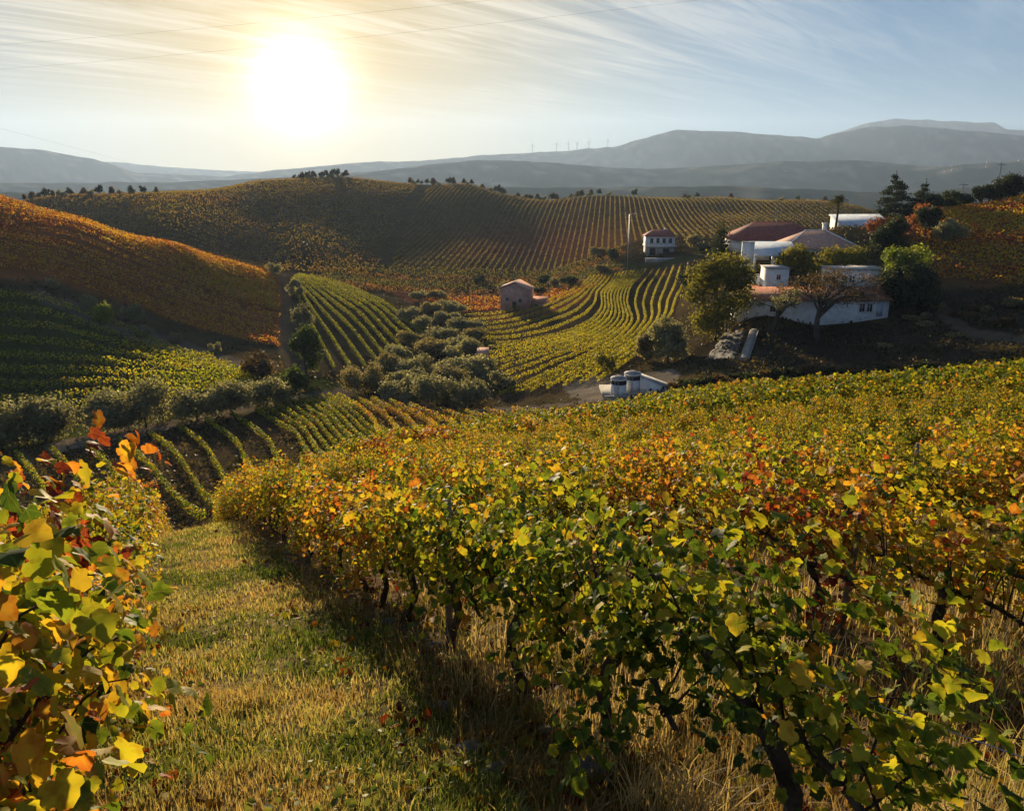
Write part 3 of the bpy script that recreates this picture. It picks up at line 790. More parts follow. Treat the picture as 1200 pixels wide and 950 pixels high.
# stakes in the two near rows and wires on them
def stake(x, y, lab, h=1.55, lean=(0, 0), r=.028):
    z = float(H(x, y)); t = thing('wooden_stake', lab, 'stake', (x, y, z), 0, 'vineyard stakes')
    b = MB(); b.tube([(0, 0, -.15), (lean[0] * .5, lean[1] * .5, h * .5), (lean[0], lean[1], h)], [r, r * .95, r * .85], 7); b.build('post', M_POST, t)
    w = MB(); w.tube([(lean[0] * .5 - .035, lean[1] * .5, h * .5 + .04), (lean[0] * .5 + .035, lean[1] * .5 - .02, h * .5 + .05)], .008, 5); w.build('wire_staple', M_STEEL, t)
    return np.array([x + lean[0] * .6, y + lean[1] * .6, z + h * .62])
for k, ts in ((0, (8.0, 12.8)), (1, (4.75, 9.0, 13.6)), (2, (3.4, 8.4, 13.2)), (3, (2.4, 7.6, 12.5)), (4, (6.5, 11.8))):
    tops = []
    for j, t in enumerate(ts):
        x, y = row_point(k, t)
        lab = 'grey wooden stake rising among the foreground vines'
        if (k, j) == (1, 0): lab = 'straight wooden stake right beside the thick leaning vine trunk'
        tops.append(stake(x, y, lab, random.uniform(1.12, 1.28), (random.gauss(0, .03), random.gauss(0, .03))))
    if k < 3:
        b = MB(); p0 = row_point(k, -1.0); tops = [np.array([p0[0], p0[1], float(H(*p0)) + .95])] + tops
        x, y = row_point(k, 18); tops.append(np.array([x, y, float(H(x, y)) + .95]))
        b.tube(tops, .0017, 4)
        tag(b.build('trellis_wire', M_STEEL), 'thin trellis wire strung along the %s row of vines' % ('left', 'right', 'second right')[k], 'wire', 'trellis wires')

# ------------------------------------------------------------------ grass
def blades(n, ymin, ymax, xr, hfn, seed, name, lab, cat, pal, wide=1.0, keep=None):
    rg = np.random.default_rng(seed)
    y = np.exp(rg.uniform(math.log(ymin), math.log(ymax), n)); a = rg.uniform(xr[0], xr[1], n)
    x = a * y
    if keep is not None:
        k = keep(x, y, rg); x, y = x[k], y[k]; n = len(x)
    z = H(x, y) - .01
    h = hfn(x, y, rg); w = (.0011 + .0010 * rg.random(n)) * (1 + y / 2.8) * wide
    ph = rg.random(n) * 2 * math.pi; lean = rg.normal(0, .45, n) + .15; ld = fbm(x / 1.3, y / 1.3, 2, 9) * 5 + rg.normal(0, .8, n)
    P0 = np.stack([x, y, z], 1); side = np.stack([np.cos(ph), np.sin(ph), 0 * ph], 1) * w[:, None]
    ldv = np.stack([np.cos(ld), np.sin(ld), 0 * ld], 1) * (lean * h)[:, None]
    up = np.array([0, 0, 1.])
    P1 = P0 + up * (h * .55)[:, None] + ldv * .35; P2 = P0 + up * (h * (1 - .25 * np.abs(lean)))[:, None] + ldv
    V = np.stack([P0 - side, P0 + side, P1 + side * .8, P1 - side * .8, P2], 1).reshape(-1, 3)
    b = (np.arange(n) * 5)[:, None]
    q = np.array([[0, 1, 2, 3]]) + b; t3 = np.array([[3, 2, 4]]) + b
    f = np.clip(fbm(x / .8, y / .8, 3, 91) * 1.2 + .5 + rg.normal(0, .30, n), 0, 1)
    pc = np.array(pal); cc = np.stack([np.interp(f, np.linspace(0, 1, len(pc)), pc[:, i]) for i in range(3)], 1) * rg.uniform(.7, 1.25, (n, 1))
    o = link(name, mesh_np(name, V, [q, t3], np.repeat(cc, 5, 0)), M_GRASS)
    return tag(o, lab, cat, kind='stuff')
def path_s(x, y):
    t = x * PATH_DIR[0] + y * PATH_DIR[1]
    return x * PERP[0] + y * PERP[1] - row_bend(t), t
def keep_path(x, y, rg):
    s, t = path_s(x, y); e = fbm(x / .7, y / .7, 3, 33) * .35
    return (np.abs(s - .45) < .95 + e) & (rg.random(len(x)) < .55 + 1.0 * (fbm(x / .45, y / .45, 3, 45) + .25))
blades(520000, .9, 24, (-1.1, 1.0), lambda x, y, rg: .035 + .07 * rg.random(len(x)) ** 1.5 + .07 * np.clip(fbm(x / .6, y / .6, 3, 77), 0, 1) ** 1.2 * 1.5, 1,
       'grass', 'short golden and green grass covering the path between the vine rows', 'grass',
       [(.06,.10,.022), (.14,.18,.04), (.26,.27,.08), (.42,.37,.17), (.30,.22,.10)], keep=keep_path)
def keep_else(x, y, rg):
    s, t = path_s(x, y)
    return (np.abs(s - .45) > .8) & (rg.random(len(x)) < .35 + .9 * fbm(x / .8, y / .8, 3, 46))
blades(260000, .9, 22, (-1.1, 1.15), lambda x, y, rg: .06 + .16 * rg.random(len(x)) ** 2, 2,
       'dry_undergrowth', 'brown dry grass and weeds growing under the vine rows', 'undergrowth',
       [(.10,.11,.035), (.20,.15,.07), (.30,.22,.12), (.17,.10,.05)], keep=keep_else)
def keep_weed(x, y, rg):
    s, t = path_s(x, y)
    return (s > 1.5) & (y < 6) & (fbm(x / .5, y / .5, 2, 47) > .0)
blades(16000, 1.0, 6, (-.1, 1.0), lambda x, y, rg: .18 + .34 * rg.random(len(x)) ** 1.5, 3,
       'dry_weeds', 'tall pale dry weed stalks at the lower right among the vines', 'weeds', [(.34,.26,.14), (.45,.36,.22), (.28,.26,.10)], .9, keep=keep_weed)
# low broad-leaved weeds in the path
rg = np.random.default_rng(21); n = 16000
y = np.exp(rg.uniform(0, math.log(15), n)); x = rg.uniform(-.9, .9, n) * y; s, t = path_s(x, y)
k = (np.abs(s - .45) < 1.5) & (fbm(x / .35, y / .35, 3, 60) > .12); x, y = x[k], y[k]; n = len(x)
f = rg.random((n, 1))
V, Fs, cc = leaf_cloud(np.stack([x, y, H(x, y) + .02 + .07 * rg.random(n)], 1), rg.uniform(.018, .045, n), np.stack([rg.normal(0, .6, n), rg.normal(0, .6, n), np.ones(n)], 1), rg.normal(0, 1, (n, 3)),
    np.array([.05, .09, .02]) * (1 - f) + np.array([.22, .25, .06]) * f, None, 'fold', rg)
tag(link('path_weeds', mesh_np('path_weeds', V, Fs, cc), M_GRASS), 'small broad-leaved weeds in patches over the grass path', 'weeds', kind='stuff')
# fallen leaves on the ground
rg = np.random.default_rng(12); n = 5200
y = np.exp(rg.uniform(0, math.log(14), n)); x = rg.uniform(-.9, 1.0, n) * y; s, t = path_s(x, y)
k = np.abs(s - .45) > .35 + .6 * rg.random(n) ** 2; x, y = x[k], y[k]; n = len(x)
Cc = np.stack([x, y, H(x, y) + .025], 1)
V, Fs, cc = leaf_cloud(Cc, rg.uniform(.06, .11, n), np.stack([rg.normal(0, .35, n), rg.normal(0, .35, n), np.ones(n)], 1), rg.normal(0, 1, (n, 3)), autumn(rg.uniform(.5, 1, n)) * .45, None, 'fold', rg)
tag(link('fallen_leaves', mesh_np('fallen_leaves', V, Fs, cc), M_VINELEAF), 'fallen brown and yellow vine leaves lying under the rows', 'leaves', kind='stuff')
# stones along the foot of the right row
for (px_, py_, sz) in [(508, 762, .07), (690, 905, .09), (552, 880, .06), (520, 830, .05), (455, 730, .05), (640, 860, .045), (585, 905, .05)]:
    p = cast(px_, py_, .8)
    bm_pts = []
    b = MB(); nr = 7
    for i in range(nr + 1):
        th = math.pi * i / nr
        for j in range(9):
            f = 2 * math.pi * j / 9; rr_ = sz * (1 + .18 * random.uniform(-1, 1))
            bm_pts.append((rr_ * math.sin(th) * math.cos(f) * 1.3, rr_ * math.sin(th) * math.sin(f), rr_ * .6 * math.cos(th)))
    b.add(bm_pts, [(i * 9 + j, (i + 1) * 9 + j, (i + 1) * 9 + (j + 1) % 9, i * 9 + (j + 1) % 9) for i in range(nr) for j in range(9)])
    lab = {508: 'pale stone at the path edge below the right row of vines', 690: 'largest pale stone in the shade at the bottom centre'}.get(px_, 'small pale stone lying at the foot of the right vine row')
    tag(b.build('stone', M_STONE, None, p + (0, 0, sz * .2)), lab, 'stone', 'stones at the foot of the vines')

# ================================================================== vine rows on the hillsides
def resample(P_, n):
    P_ = np.asarray(P_, float); d = np.concatenate([[0], np.cumsum(np.linalg.norm(np.diff(P_, axis=0), axis=1))])
    s = np.linspace(0, d[-1], n); return np.stack([np.interp(s, d, P_[:, i]) for i in range(P_.shape[1])], 1)
def smooth(P_, it=6):
    P_ = P_.copy()
    for _ in range(it): P_[1:-1] = (P_[:-2] + P_[2:]) / 4 + P_[1:-1] / 2
    return P_
def row_leaves(xy, seed, dens, size, width, h0, h1, hue, hsp, gaps=.1):
    """leaves of one row along the ground line xy"""
    rg = np.random.default_rng(seed)
    d = np.concatenate([[0], np.cumsum(np.linalg.norm(np.diff(xy, axis=0), axis=1))]); L = d[-1]
    m = max(6, int(L * dens)); s = rg.uniform(0, L, m)
    s = s[vnoise(s / 1.6, s * 0 + seed, 3) > gaps]; m = len(s)
    x = np.interp(s, d, xy[:, 0]); y = np.interp(s, d, xy[:, 1])
    tx = np.gradient(xy[:, 0]); ty = np.gradient(xy[:, 1]); tx = np.interp(s, d, tx); ty = np.interp(s, d, ty); l = np.hypot(tx, ty) + 1e-9; tx /= l; ty /= l
    ph = rg.random(m) * 2 * math.pi; q = rg.random(m) ** .5; wv = 1 + .5 * (vnoise(s / 1.1, s * 0 + seed + 9, 5) - .5)
    o = np.cos(ph) * q * width / 2 * wv; zc = (h0 + h1) / 2 + np.sin(ph) * q * (h1 - h0) / 2 * wv
    x = x - ty * o; y = y + tx * o
    C = np.stack([x, y, H(x, y) + zc], 1)
    nn_ = np.stack([-ty * np.cos(ph) + rg.normal(0, .6, m), tx * np.cos(ph) + rg.normal(0, .6, m), np.sin(ph) * .5 + .4 + rg.normal(0, .5, m)], 1)
    h = (hue(x, y) if callable(hue) else hue) + rg.normal(0, hsp, m)
    return leaf_cloud(C, rg.uniform(.7, 1.3, m) * size, nn_, rg.normal(0, 1, (m, 3)), autumn(h), None, 'quad', rg)
def block(guides, gap, name, lab, group, dens, size, width, h0, h1, hue, hsp, seed, counts=None, clip=None, split=True, gaps=.03, jitter=0):
    W = [smooth(resample(np.array([cast(px, py, 40)[:2] for px, py in g]), 40), 3) for g in guides]
    Vs, Fq, Cq, nv, idx = [], [], [], 0, 0
    for gi in range(len(W) - 1):
        A_, B_ = W[gi], W[gi + 1]
        n = counts[gi] if counts else max(2, int(np.linalg.norm(A_ - B_, axis=1).mean() / gap))
        for j in range(n if gi < len(W) - 2 else n + 1):
            xy = A_ + (B_ - A_) * j / n
            if jitter: xy = xy + np.stack([fbm(np.arange(40) / 9., np.full(40, j * 3.3), 2, seed), fbm(np.arange(40) / 9., np.full(40, j * 3.3 + 50), 2, seed)], 1) * jitter
            V, Fs, cc = row_leaves(xy, seed * 1000 + idx, dens, size, width, h0, h1, hue, hsp, gaps)
            idx += 1
            if len(V) < 4 * 45: continue
            if split:      # the woody cordon runs the length of the row
                tb_ = MB(); zc_ = (h0 + h1) / 2
                tb_.tube(np.stack([xy[:, 0], xy[:, 1], H(xy[:, 0], xy[:, 1]) + zc_], 1), .03, 4, cap=False)
                TV = np.concatenate(tb_.v); TF = np.array(tb_.f[4]) + len(V)
                V = np.concatenate([V, TV]); Fs = [np.concatenate([Fs[0], TF])]; cc = np.concatenate([cc, np.tile([.05, .035, .02], (len(TV), 1))])
                o = link(name, mesh_np(name, V, Fs, cc), M_VINELEAF)
                tag(o, lab, 'vine row', group)
            else: Vs.append(V); Fq.append(Fs[0] + nv); Cq.append(cc); nv += len(V)
    if not split:
        tag(link(name, mesh_np(name, np.concatenate(Vs), [np.concatenate(Fq)], np.concatenate(Cq)), M_VINELEAF), lab, 'vineyard', kind='stuff')
    return idx
n_rows = {}
n_rows['valley'] = block([
  [(692,326),(672,342),(632,358),(590,368),(545,372)],
  [(722,323),(704,345),(706,362),(694,378),(655,396),(605,406),(570,404)],
  [(757,318),(738,338),(734,356),(742,378),(722,403),(665,434),(615,454),(584,466)],
  [(806,310),(803,330),(792,350),(786,372),(768,398),(735,426),(700,450)]], 3.3,
  'vine_row', 'curving yellow-green vine row on the valley terrace left of the houses', 'curved vine rows of the valley terrace', 30, .24, .55, .3, 1.1, .52, .07, 1, counts=[6, 8, 6])
n_rows['tri'] = block([
  [(352,325),(400,335),(450,358),(496,396)],
  [(346,327),(372,350),(415,392),(446,432)],
  [(342,332),(354,362),(372,396),(392,436)]], 3.1,
  'vine_row', 'yellow-green vine row fanning down the triangular plot right of the track', 'vine rows of the triangular plot', 26, .26, .65, .45, 1.6, .46, .07, 2)
n_rows['shade'] = block([
  [(20,536),(55,580),(100,640)],
  [(140,520),(180,556),(240,612)],
  [(300,484),(350,514),(410,560)],
  [(385,466),(425,488),(480,525)]], 2.7,
  'vine_row', 'dim green vine row running down from the dirt road at the lower left', 'dark vine rows below the dirt road', 50, .18, .50, .2, 1.05, .40, .18, 3)
n_rows['red'] = block([
  [(-160,200),(0,237),(60,248),(120,266),(200,289),(300,313),(322,328)],
  [(-160,262),(0,277),(80,287),(180,325),(260,350),(328,366)],
  [(-160,308),(0,316),(80,330),(150,354),(230,384),(328,408)]], 3.3,
  'vine_row', 'rusty orange vine row crossing the steep hillside at the left', 'orange vine rows of the left hillside', 22, .32, .75, .3, 1.6,
  lambda x, y: .74 + .12 * fbm(x / 14, y / 14, 3, 15), .12, 4, jitter=.8, gaps=.10)
n_rows['green'] = block([
  [(-160,335),(0,350),(60,356),(150,388),(250,424)],
  [(-160,410),(0,420),(100,426),(200,434),(285,440)],
  [(-160,490),(0,486),(100,480),(200,470),(300,452)]], 5.0,
  'vine_row', 'green vine row on a level terrace at the left edge', 'green vine rows of the left terraces', 24, .32, 1.1, .3, 1.8,
  lambda x, y: .47 + .12 * fbm(x / 12, y / 12, 3, 16), .07, 5, jitter=.5)
n_rows['right'] = block([
  [(1108,246),(1150,240),(1200,232),(1320,226)],
  [(1078,262),(1120,262),(1200,268),(1320,280)],
  [(1066,296),(1110,302),(1200,318),(1320,330)],
  [(1062,322),(1110,328),(1200,336),(1320,345)]], 2.4,
  'vine_row', 'red and orange vine row on the hillside right of the houses', 'orange vine rows of the right hillside', 20, .34, .75, .2, 1.5,
  lambda x, y: .72 + .22 * fbm(x / 9, y / 9, 3, 18), .12, 6, jitter=.5)
n_rows['rust'] = block([
  [(396,468),(440,500),(480,534)],
  [(480,480),(530,500),(585,524)],
  [(600,486),(650,492),(720,500)]], 2.3,
  'vine_row', 'rusty red and green vine row in the hollow just below the valley road', 'rusty vine rows below the valley road', 46, .20, .6, .2, 1.3, lambda x, y: .60 + .35 * fbm(x / 7, y / 7, 3, 14), .14, 8)
n_rows['redstrip'] = block([[(500,352),(560,350),(640,344),(700,336)], [(520,366),(570,364),(620,360),(660,352)]], 2.6,
  'vine_row', 'dark red vine row on the strip in front of the pink farmhouse', 'red vine rows by the pink farmhouse', 8, .36, .8, .2, 1.2, .80, .1, 7)
# the far hill: rows straight up the slope at the right, along the slope at the left, one far-off mass
Vs, Fq, Cq, nv = [], [], [], 0
def add_far(xy, seed, dens, size, hue):
    global nv
    V, Fs, cc = row_leaves(xy, seed, dens, size, .6, .2, 1.3, hue, .07, .12)
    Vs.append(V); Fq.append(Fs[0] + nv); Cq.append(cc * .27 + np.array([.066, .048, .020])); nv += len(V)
def far_hue(x, y):
    px, py = project(np.stack([x, y, H(x, y)], -1))
    red = np.exp(-(((px - 630) / 105) ** 2 + ((py - 288) / 26) ** 2))
    return .56 + .27 * red + .16 * fbm(x / 40, y / 40, 3, 19)
for j in range(-40, 122):
    x0 = j * 2.45 + 20
    ys = np.linspace(288, 545, 60); xs = x0 + (ys - 288) * (.10 + .0006 * x0)
    px, _ = project(np.stack([xs, ys, H(xs, ys)], 1))
    k = (px > 455 + (ys - 288) * .22) & (px < 1050)
    if k.sum() > 4: add_far(np.stack([xs, ys], 1)[k], 90000 + j, 3.6, .46, far_hue)
for j in range(54):
    y0 = 264 + j * 4.6
    xs = np.linspace(-260, 60, 60); ys = y0 + 14 * np.sin(xs / 70 + j * .04) + .12 * np.abs(xs)
    px, _ = project(np.stack([xs, ys, H(xs, ys)], 1))
    k = (px < 448 + (ys - 288) * .22) & (px > -60)
    if k.sum() > 4: add_far(np.stack([xs, ys], 1)[k], 95000 + j, 2.4, .68, lambda x, y: .63 + .18 * fbm(x / 35, y / 35, 3, 20))
for j in range(16):
    y0 = 232 + j * 3.6
    xs = np.linspace(-95, 75, 60); ys = y0 + 2.5 * np.sin(xs / 30 + j * .1)
    px, py = project(np.stack([xs, ys, H(xs, ys)], 1))
    k = (px > 352 + j * 1) & (px < 735) & ~((px > 575) & (px < 655) & (np.abs(ys - 208) < 10))
    plot = j // 4
    if k.sum() > 4: add_far(np.stack([xs, ys], 1)[k], 97000 + j, 5.0, .42, (.80, .44, .76, .50)[plot])
tag(link('far_vineyard', mesh_np('far_vineyard', np.concatenate(Vs), [np.concatenate(Fq)], np.concatenate(Cq)), M_VINELEAF),
    'far vineyard of fine parallel rows covering the hill across the valley', 'vineyard', kind='stuff')

# scrub and dry grass on the open ground of the hillsides
rg = np.random.default_rng(66); n = 150000
y = np.exp(rg.uniform(math.log(44), math.log(285), n)); x = rg.uniform(-.9, 1.0, n) * y
ok_ = (y > 72) | ((x / y < -.18) & (y > np.interp(x / y, [-.9, -.5, -.4, -.2], [40, 40, 44, 56]))); x, y = x[ok_], y[ok_]; n = len(x)
z = H(x, y); px, py = project(np.stack([x, y, z], 1))
bad = np.zeros(n, bool)
for nm, poly, (a, b_), col in ZONES:
    if nm in ('red_hill', 'right_hill', 'dirt_path', 'track', 'road', 'triangle', 'valley_rows', 'pad', 'knoll_path'): bad |= inpoly(px, py, poly) & (y > a) & (y < b_)
k = ~bad & (fbm(x / 5, y / 5, 3, 88) + rg.normal(0, .25, n) > -.05)
x, y, z = x[k], y[k], z[k]; n = len(x)
f = np.clip(fbm(x / 9, y / 9, 3, 89) + .5 + rg.normal(0, .2, n), 0, 1)[:, None]
cc0 = np.where(y > 225, .45, .62)[:, None] * (np.array([.05, .055, .022]) * (1 - f) + np.array([.15, .11, .06]) * f) * rg.uniform(.6, 1.2, (n, 1))
hgt_ = rg.random(n) ** 2 * .5
V, Fs, cc = leaf_cloud(np.stack([x, y, z + .05 + hgt_], 1), rg.uniform(.25, .6, n) * np.clip(y / 110, .45, 1), np.stack([rg.normal(0, 1, n), rg.normal(0, 1, n), .6 + rg.normal(0, .5, n)], 1), rg.normal(0, 1, (n, 3)), cc0, None, 'quad', rg)
tag(link('hillside_scrub', mesh_np('hillside_scrub', V, Fs, cc), M_LEAF), 'low scrub and dry grass over the open ground of the valley and knoll', 'scrub', kind='stuff')

# ================================================================== trees
TREEC = {'olive': ((.13,.135,.08), (.30,.29,.18)), 'dark': ((.018,.028,.012), (.045,.060,.022)), 'conifer': ((.014,.024,.014), (.034,.048,.026)),
         'gold': ((.10,.11,.02), (.26,.23,.035)), 'brown': ((.055,.040,.022), (.13,.085,.04)), 'green': ((.04,.065,.018), (.11,.15,.03)), 'lime': ((.10,.15,.02), (.26,.30,.04)),
         'rust': ((.16,.05,.02), (.34,.12,.03)), 'bush': ((.13,.115,.06), (.30,.26,.13))}
def crown_leaves(blobs, n, size, colr, rg, hollow=.35, gap=.42, flat=0):
    vol = np.array([b[3] * b[4] * b[5] for b in blobs]); idx = rg.choice(len(blobs), n, p=vol / vol.sum())
    B = np.array(blobs)[idx]
    d = rg.normal(0, 1, (n, 3)); d /= np.linalg.norm(d, axis=1, keepdims=True)
    r = (hollow + (1 - hollow) * rg.random(n) ** .6) * (1 + .2 * rg.standard_normal(n))
    C = B[:, :3] + d * r[:, None] * B[:, 3:6]
    sc_ = max(B[:, 3].mean(), .3)
    k = vnoise(C[:, 0] / sc_ * 1.9 + C[:, 2], C[:, 1] / sc_ * 1.9 - C[:, 2] * 1.3, 5) > gap * .8
    C, d, B = C[k], d[k], B[k]; n = len(C)
    c0, c1 = map(np.array, TREEC[colr]); f = np.clip(rg.normal(.45, .28, (n, 1)) + (rg.random((len(blobs), 1)) * .5 - .25)[idx[k]], 0, 1)
    cc = c0 * (1 - f) + c1 * f
    return leaf_cloud(C, rg.uniform(.7, 1.35, n) * size, d + rg.normal(0, .6, (n, 3)), rg.normal(0, 1, (n, 3)), cc, None, 'fold', rg)
def tree_blobs(kind, h, w, rg):
    bl = []
    if kind == 'round':
        for i in range(11):
            a = rg.random() * 6.28; q = rg.random() ** .5 * w * .30; z = h * rg.uniform(.36, .80)
            r = w * rg.uniform(.17, .27); bl.append((math.cos(a) * q, math.sin(a) * q, z, r, r, r * .85))
    elif kind == 'full':
        for i in range(18):
            a = rg.random() * 6.28; f = rg.uniform(.16, .84); q = rg.random() ** .5 * w * .34 * math.sin(math.pi * (.15 + .75 * f)) ; z = h * f
            r = w * rg.uniform(.15, .22); bl.append((math.cos(a) * q, math.sin(a) * q, z, r, r, r * .9))
    elif kind == 'bush':
        for i in range(9):
            a = rg.random() * 6.28; q = rg.random() ** .5 * w * .33; z = h * rg.uniform(.22, .70)
            r = w * rg.uniform(.16, .25); bl.append((math.cos(a) * q, math.sin(a) * q, z, r, r, min(r, h * .3)))
    elif kind == 'spread':
        for i in range(16):
            a = rg.random() * 6.28; q = rg.uniform(.25, 1) * w * .40; z = h * rg.uniform(.55, .86) - q * .08
            r = w * rg.uniform(.08, .14); bl.append((math.cos(a) * q, math.sin(a) * q, z, r * 1.3, r * 1.3, r * .7))
    elif kind == 'column':
        for i in range(10):
            z = h * (.12 + .82 * i / 9.); r = w * .5 * math.sin(math.pi * (.18 + .78 * i / 9.)) ** .7
            bl.append((rg.normal(0, w * .06), rg.normal(0, w * .06), z, max(r, .2), max(r, .2), h * .09))
    elif kind == 'cone':
        for i in range(11):
            f = i / 10.; z = h * (.16 + .82 * f); R_ = w * .5 * (1 - f) ** .85 + .15
            m = 1 if f > .85 else 6
            for j in range(m):
                a = rg.random() * 6.28; q = R_ * .62 if m > 1 else 0; r = R_ * .48
                bl.append((math.cos(a) * q, math.sin(a) * q, z + rg.normal(0, h * .012) - q * .1, r, r, h * .032 + .08))
    return bl
def tree(name, kind, colr, loc, h, w, label, group=None, size=.30, n=None, seed=0, gap=.42, limb=True, cat='tree'):
    rg = np.random.default_rng(seed + 999)
    root = thing(name, label, cat, loc, rg.random() * 6.28, group)
    bl = tree_blobs(kind, h, w, rg)
    b = MB(); th = h * (.9 if kind in ('cone', 'column') else .45 if kind != 'bush' else .3)
    rt = max(.08, h * .028) * (1.2 if kind in ('round', 'spread') else .8)
    z = np.linspace(-.4, th, 6)
    b.tube(np.stack([.04 * h * np.sin(z / h * 4 + seed) * (z > 0), .03 * h * np.cos(z / h * 3) * (z > 0) , z], 1), np.linspace(rt * 1.25, rt * (.25 if kind in ('cone', 'column') else .6), 6), 7)
    top = np.array([.04 * h * math.sin(th / h * 4 + seed), .03 * h * math.cos(th / h * 3), th])
    if kind not in ('cone', 'column') and limb:
        for q in bl[::(1 if kind == 'spread' else 2)]:
            q0 = top * np.array([1, 1, rg.uniform(.55, 1)]); q1 = np.array(q[:3]); mid = (q0 + q1) / 2 + np.array([0, 0, h * .04]) + rg.normal(0, h * .02, 3)
            b.tube([q0, mid, q1], [rt * .5, rt * .32, rt * .12], 5, cap=False)
            for e in range(3 if kind == 'spread' else 1):
                q2 = q1 + rg.normal(0, 1, 3) * np.array(q[3:6]) * .8; b.tube([mid * .4 + q1 * .6, (q1 + q2) / 2, q2], [rt * .16, rt * .1, rt * .04], 4, cap=False)
    b.build('trunk', M_TRUNK, root)
    area = w * w * 2.2 + w * h * 1.2
    n = n or int(min(15000, max(350, area * (44 if kind == 'full' else 26) / (size / .3) ** 2)))
    V, Fs, cc = crown_leaves(bl, n, size, colr, rg, gap=gap)
    link('crown', mesh_np('tree_crown', V, Fs, cc), M_LEAF, root)
    return root
def tree_px(name, kind, colr, px, py, hpx, wpx, label, y=None, **k):
    p = cast(px, py, 60) if y is None else at(px, y)
    sc_ = math.hypot(p[0], p[1]) * 1.03 / F
    return tree(name, kind, colr, p, hpx * sc_, wpx * sc_, label, seed=int(px * 7 + py), **k)

# olives and bushes along the road at the left
OL = [(30,520,52,70),(72,514,42,52),(118,507,40,50),(172,500,46,52),(232,493,40,46),(272,486,40,46),(312,477,34,44)]
for i, (a, b_, h_, w_) in enumerate(OL):
    lab = 'grey-green olive tree in the line above the dirt road at the left'
    if i == 0: lab = 'dark wide olive tree at the left end of the line above the dirt road'
    tree_px('olive_tree', 'bush', 'olive', a, b_, h_ * 1.1, w_ * 1.35, lab, group='olive trees above the dirt road', size=.26)
tree_px('bushy_tree', 'bush', 'brown', 303, 446, 36, 44, 'brownish round bushy tree beside the foot of the track')
tree_px('bushy_tree', 'bush', 'green', 341, 468, 42, 44, 'green round tree at the bend where the track meets the dirt road')
tree_px('tall_bushy_tree', 'full', 'green', 361, 442, 62, 44, 'tallest green tree beside the lower part of the track')
tree_px('bushy_tree', 'bush', 'olive', 356, 392, 44, 32, 'grey-green tree halfway up the track')
tree_px('bushy_tree', 'bush', 'olive', 345, 350, 26, 22, 'small grey-green tree near the top of the track')
tree_px('bushy_tree', 'bush', 'olive', 322, 322, 16, 18, 'tiny tree where the track goes over the crest')
# shrubs along the diagonal dirt path of the left hill
for i, (a, b_, h_, w_, lab) in enumerate([(62,338,14,20,'pale shrub at the upper end of the diagonal dirt path'),(105,362,18,24,'pale shrub on the diagonal dirt path, second from the left'),
      (122,378,22,28,'yellow-green shrub below the diagonal dirt path'),(154,378,22,26,'rounded pale shrub midway along the diagonal dirt path'),(168,394,14,20,'low shrub just under the rounded pale one'),
      (206,402,14,18,'small shrub by the lower part of the diagonal path'),(252,414,14,16,'last small shrub at the lower end of the diagonal path')]):
    tree_px('shrub', 'bush', 'lime' if i in (2,) else 'olive', a, b_, h_, w_, lab, group='shrubs along the diagonal path', size=.24, cat='shrub')
# olives in the valley bottom
VO = [(428,462,34,42),(468,470,30,44),(512,474,36,52),(550,476,34,46),(452,442,26,36),(492,444,28,46),(540,446,30,50),(570,436,20,30),
      (505,420,24,40),(545,420,24,40),(470,424,20,30),(520,400,18,34),(550,402,18,30),(500,386,16,28),(525,378,13,26),(540,388,14,26),(505,366,12,24),(522,362,11,22),(560,450,22,34),(590,455,20,28),(485,404,18,30),(528,414,20,34),(480,374,13,24),(492,352,10,20),(512,350,9,20),(555,388,13,24),(536,366,11,22),(480,458,26,36),(530,458,28,38)]
for i, (a, b_, h_, w_) in enumerate(VO):
    front = b_ > 458
    tree_px('olive_tree', 'bush', 'olive' if i % 4 else 'bush', a, b_, h_ * 1.05, w_ * 1.35, 'grey-brown olive tree in the %s of the valley grove' % ('front line' if front else 'middle' if b_ > 410 else 'far tail'), group='olive trees of the valley grove', size=.25 if front else .3)
# trees around the houses
tree_px('broad_tree', 'full', 'gold', 838, 398, 112, 86, 'large golden green tree left of the white houses')
tree_px('broad_tree', 'full', 'olive', 783, 425, 60, 58, 'grey-green tree below the large golden one, near the white tanks', size=.26)
tree_px('small_tree', 'bush', 'gold', 710, 440, 34, 30, 'small thin tree beside the white tanks', gap=.55)
tree_px('bushy_tree', 'full', 'bush', 757, 424, 36, 34, 'small bushy tree behind the white tanks')
tree_px('dark_tree', 'column', 'dark', 842, 302, 56, 24, 'narrow dark evergreen rising left of the red-roofed house', y=175)
tree_px('bushy_tree', 'bush', 'dark', 815, 302, 22, 42, 'dark low trees left of the narrow evergreen', y=180)
tree_px('spreading_tree', 'spread', 'brown', 968, 384, 88, 116, 'nearly bare spreading tree with dark forked trunk before the long white house', y=112, gap=.42, size=.20, n=5600)
tree_px('spreading_tree', 'spread', 'olive', 915, 386, 54, 56, 'thin leafless looking tree before the left end of the long white house', y=113, gap=.48, size=.18, n=2200)
tree_px('bushy_tree', 'bush', 'gold', 935, 332, 34, 50, 'golden bush on the terrace above the long white house', y=136)
tree_px('bushy_tree', 'bush', 'gold', 985, 325, 32, 58, 'golden brown bush right under the salmon roofed house', y=138)
tree_px('round_tree', 'full', 'lime', 1062, 345, 60, 62, 'bright lime green round tree at the right of the long white house', y=124)
tree_px('round_tree', 'full', 'dark', 1072, 372, 52, 66, 'dark green tree below the lime green one', y=120)
tree_px('round_tree', 'full', 'dark', 1032, 306, 42, 50, 'dark round tree behind the right end of the long white house', y=146)
tree_px('bushy_tree', 'bush', 'rust', 1040, 285, 24, 56, 'rust coloured bush below the pale metal roof', y=156)
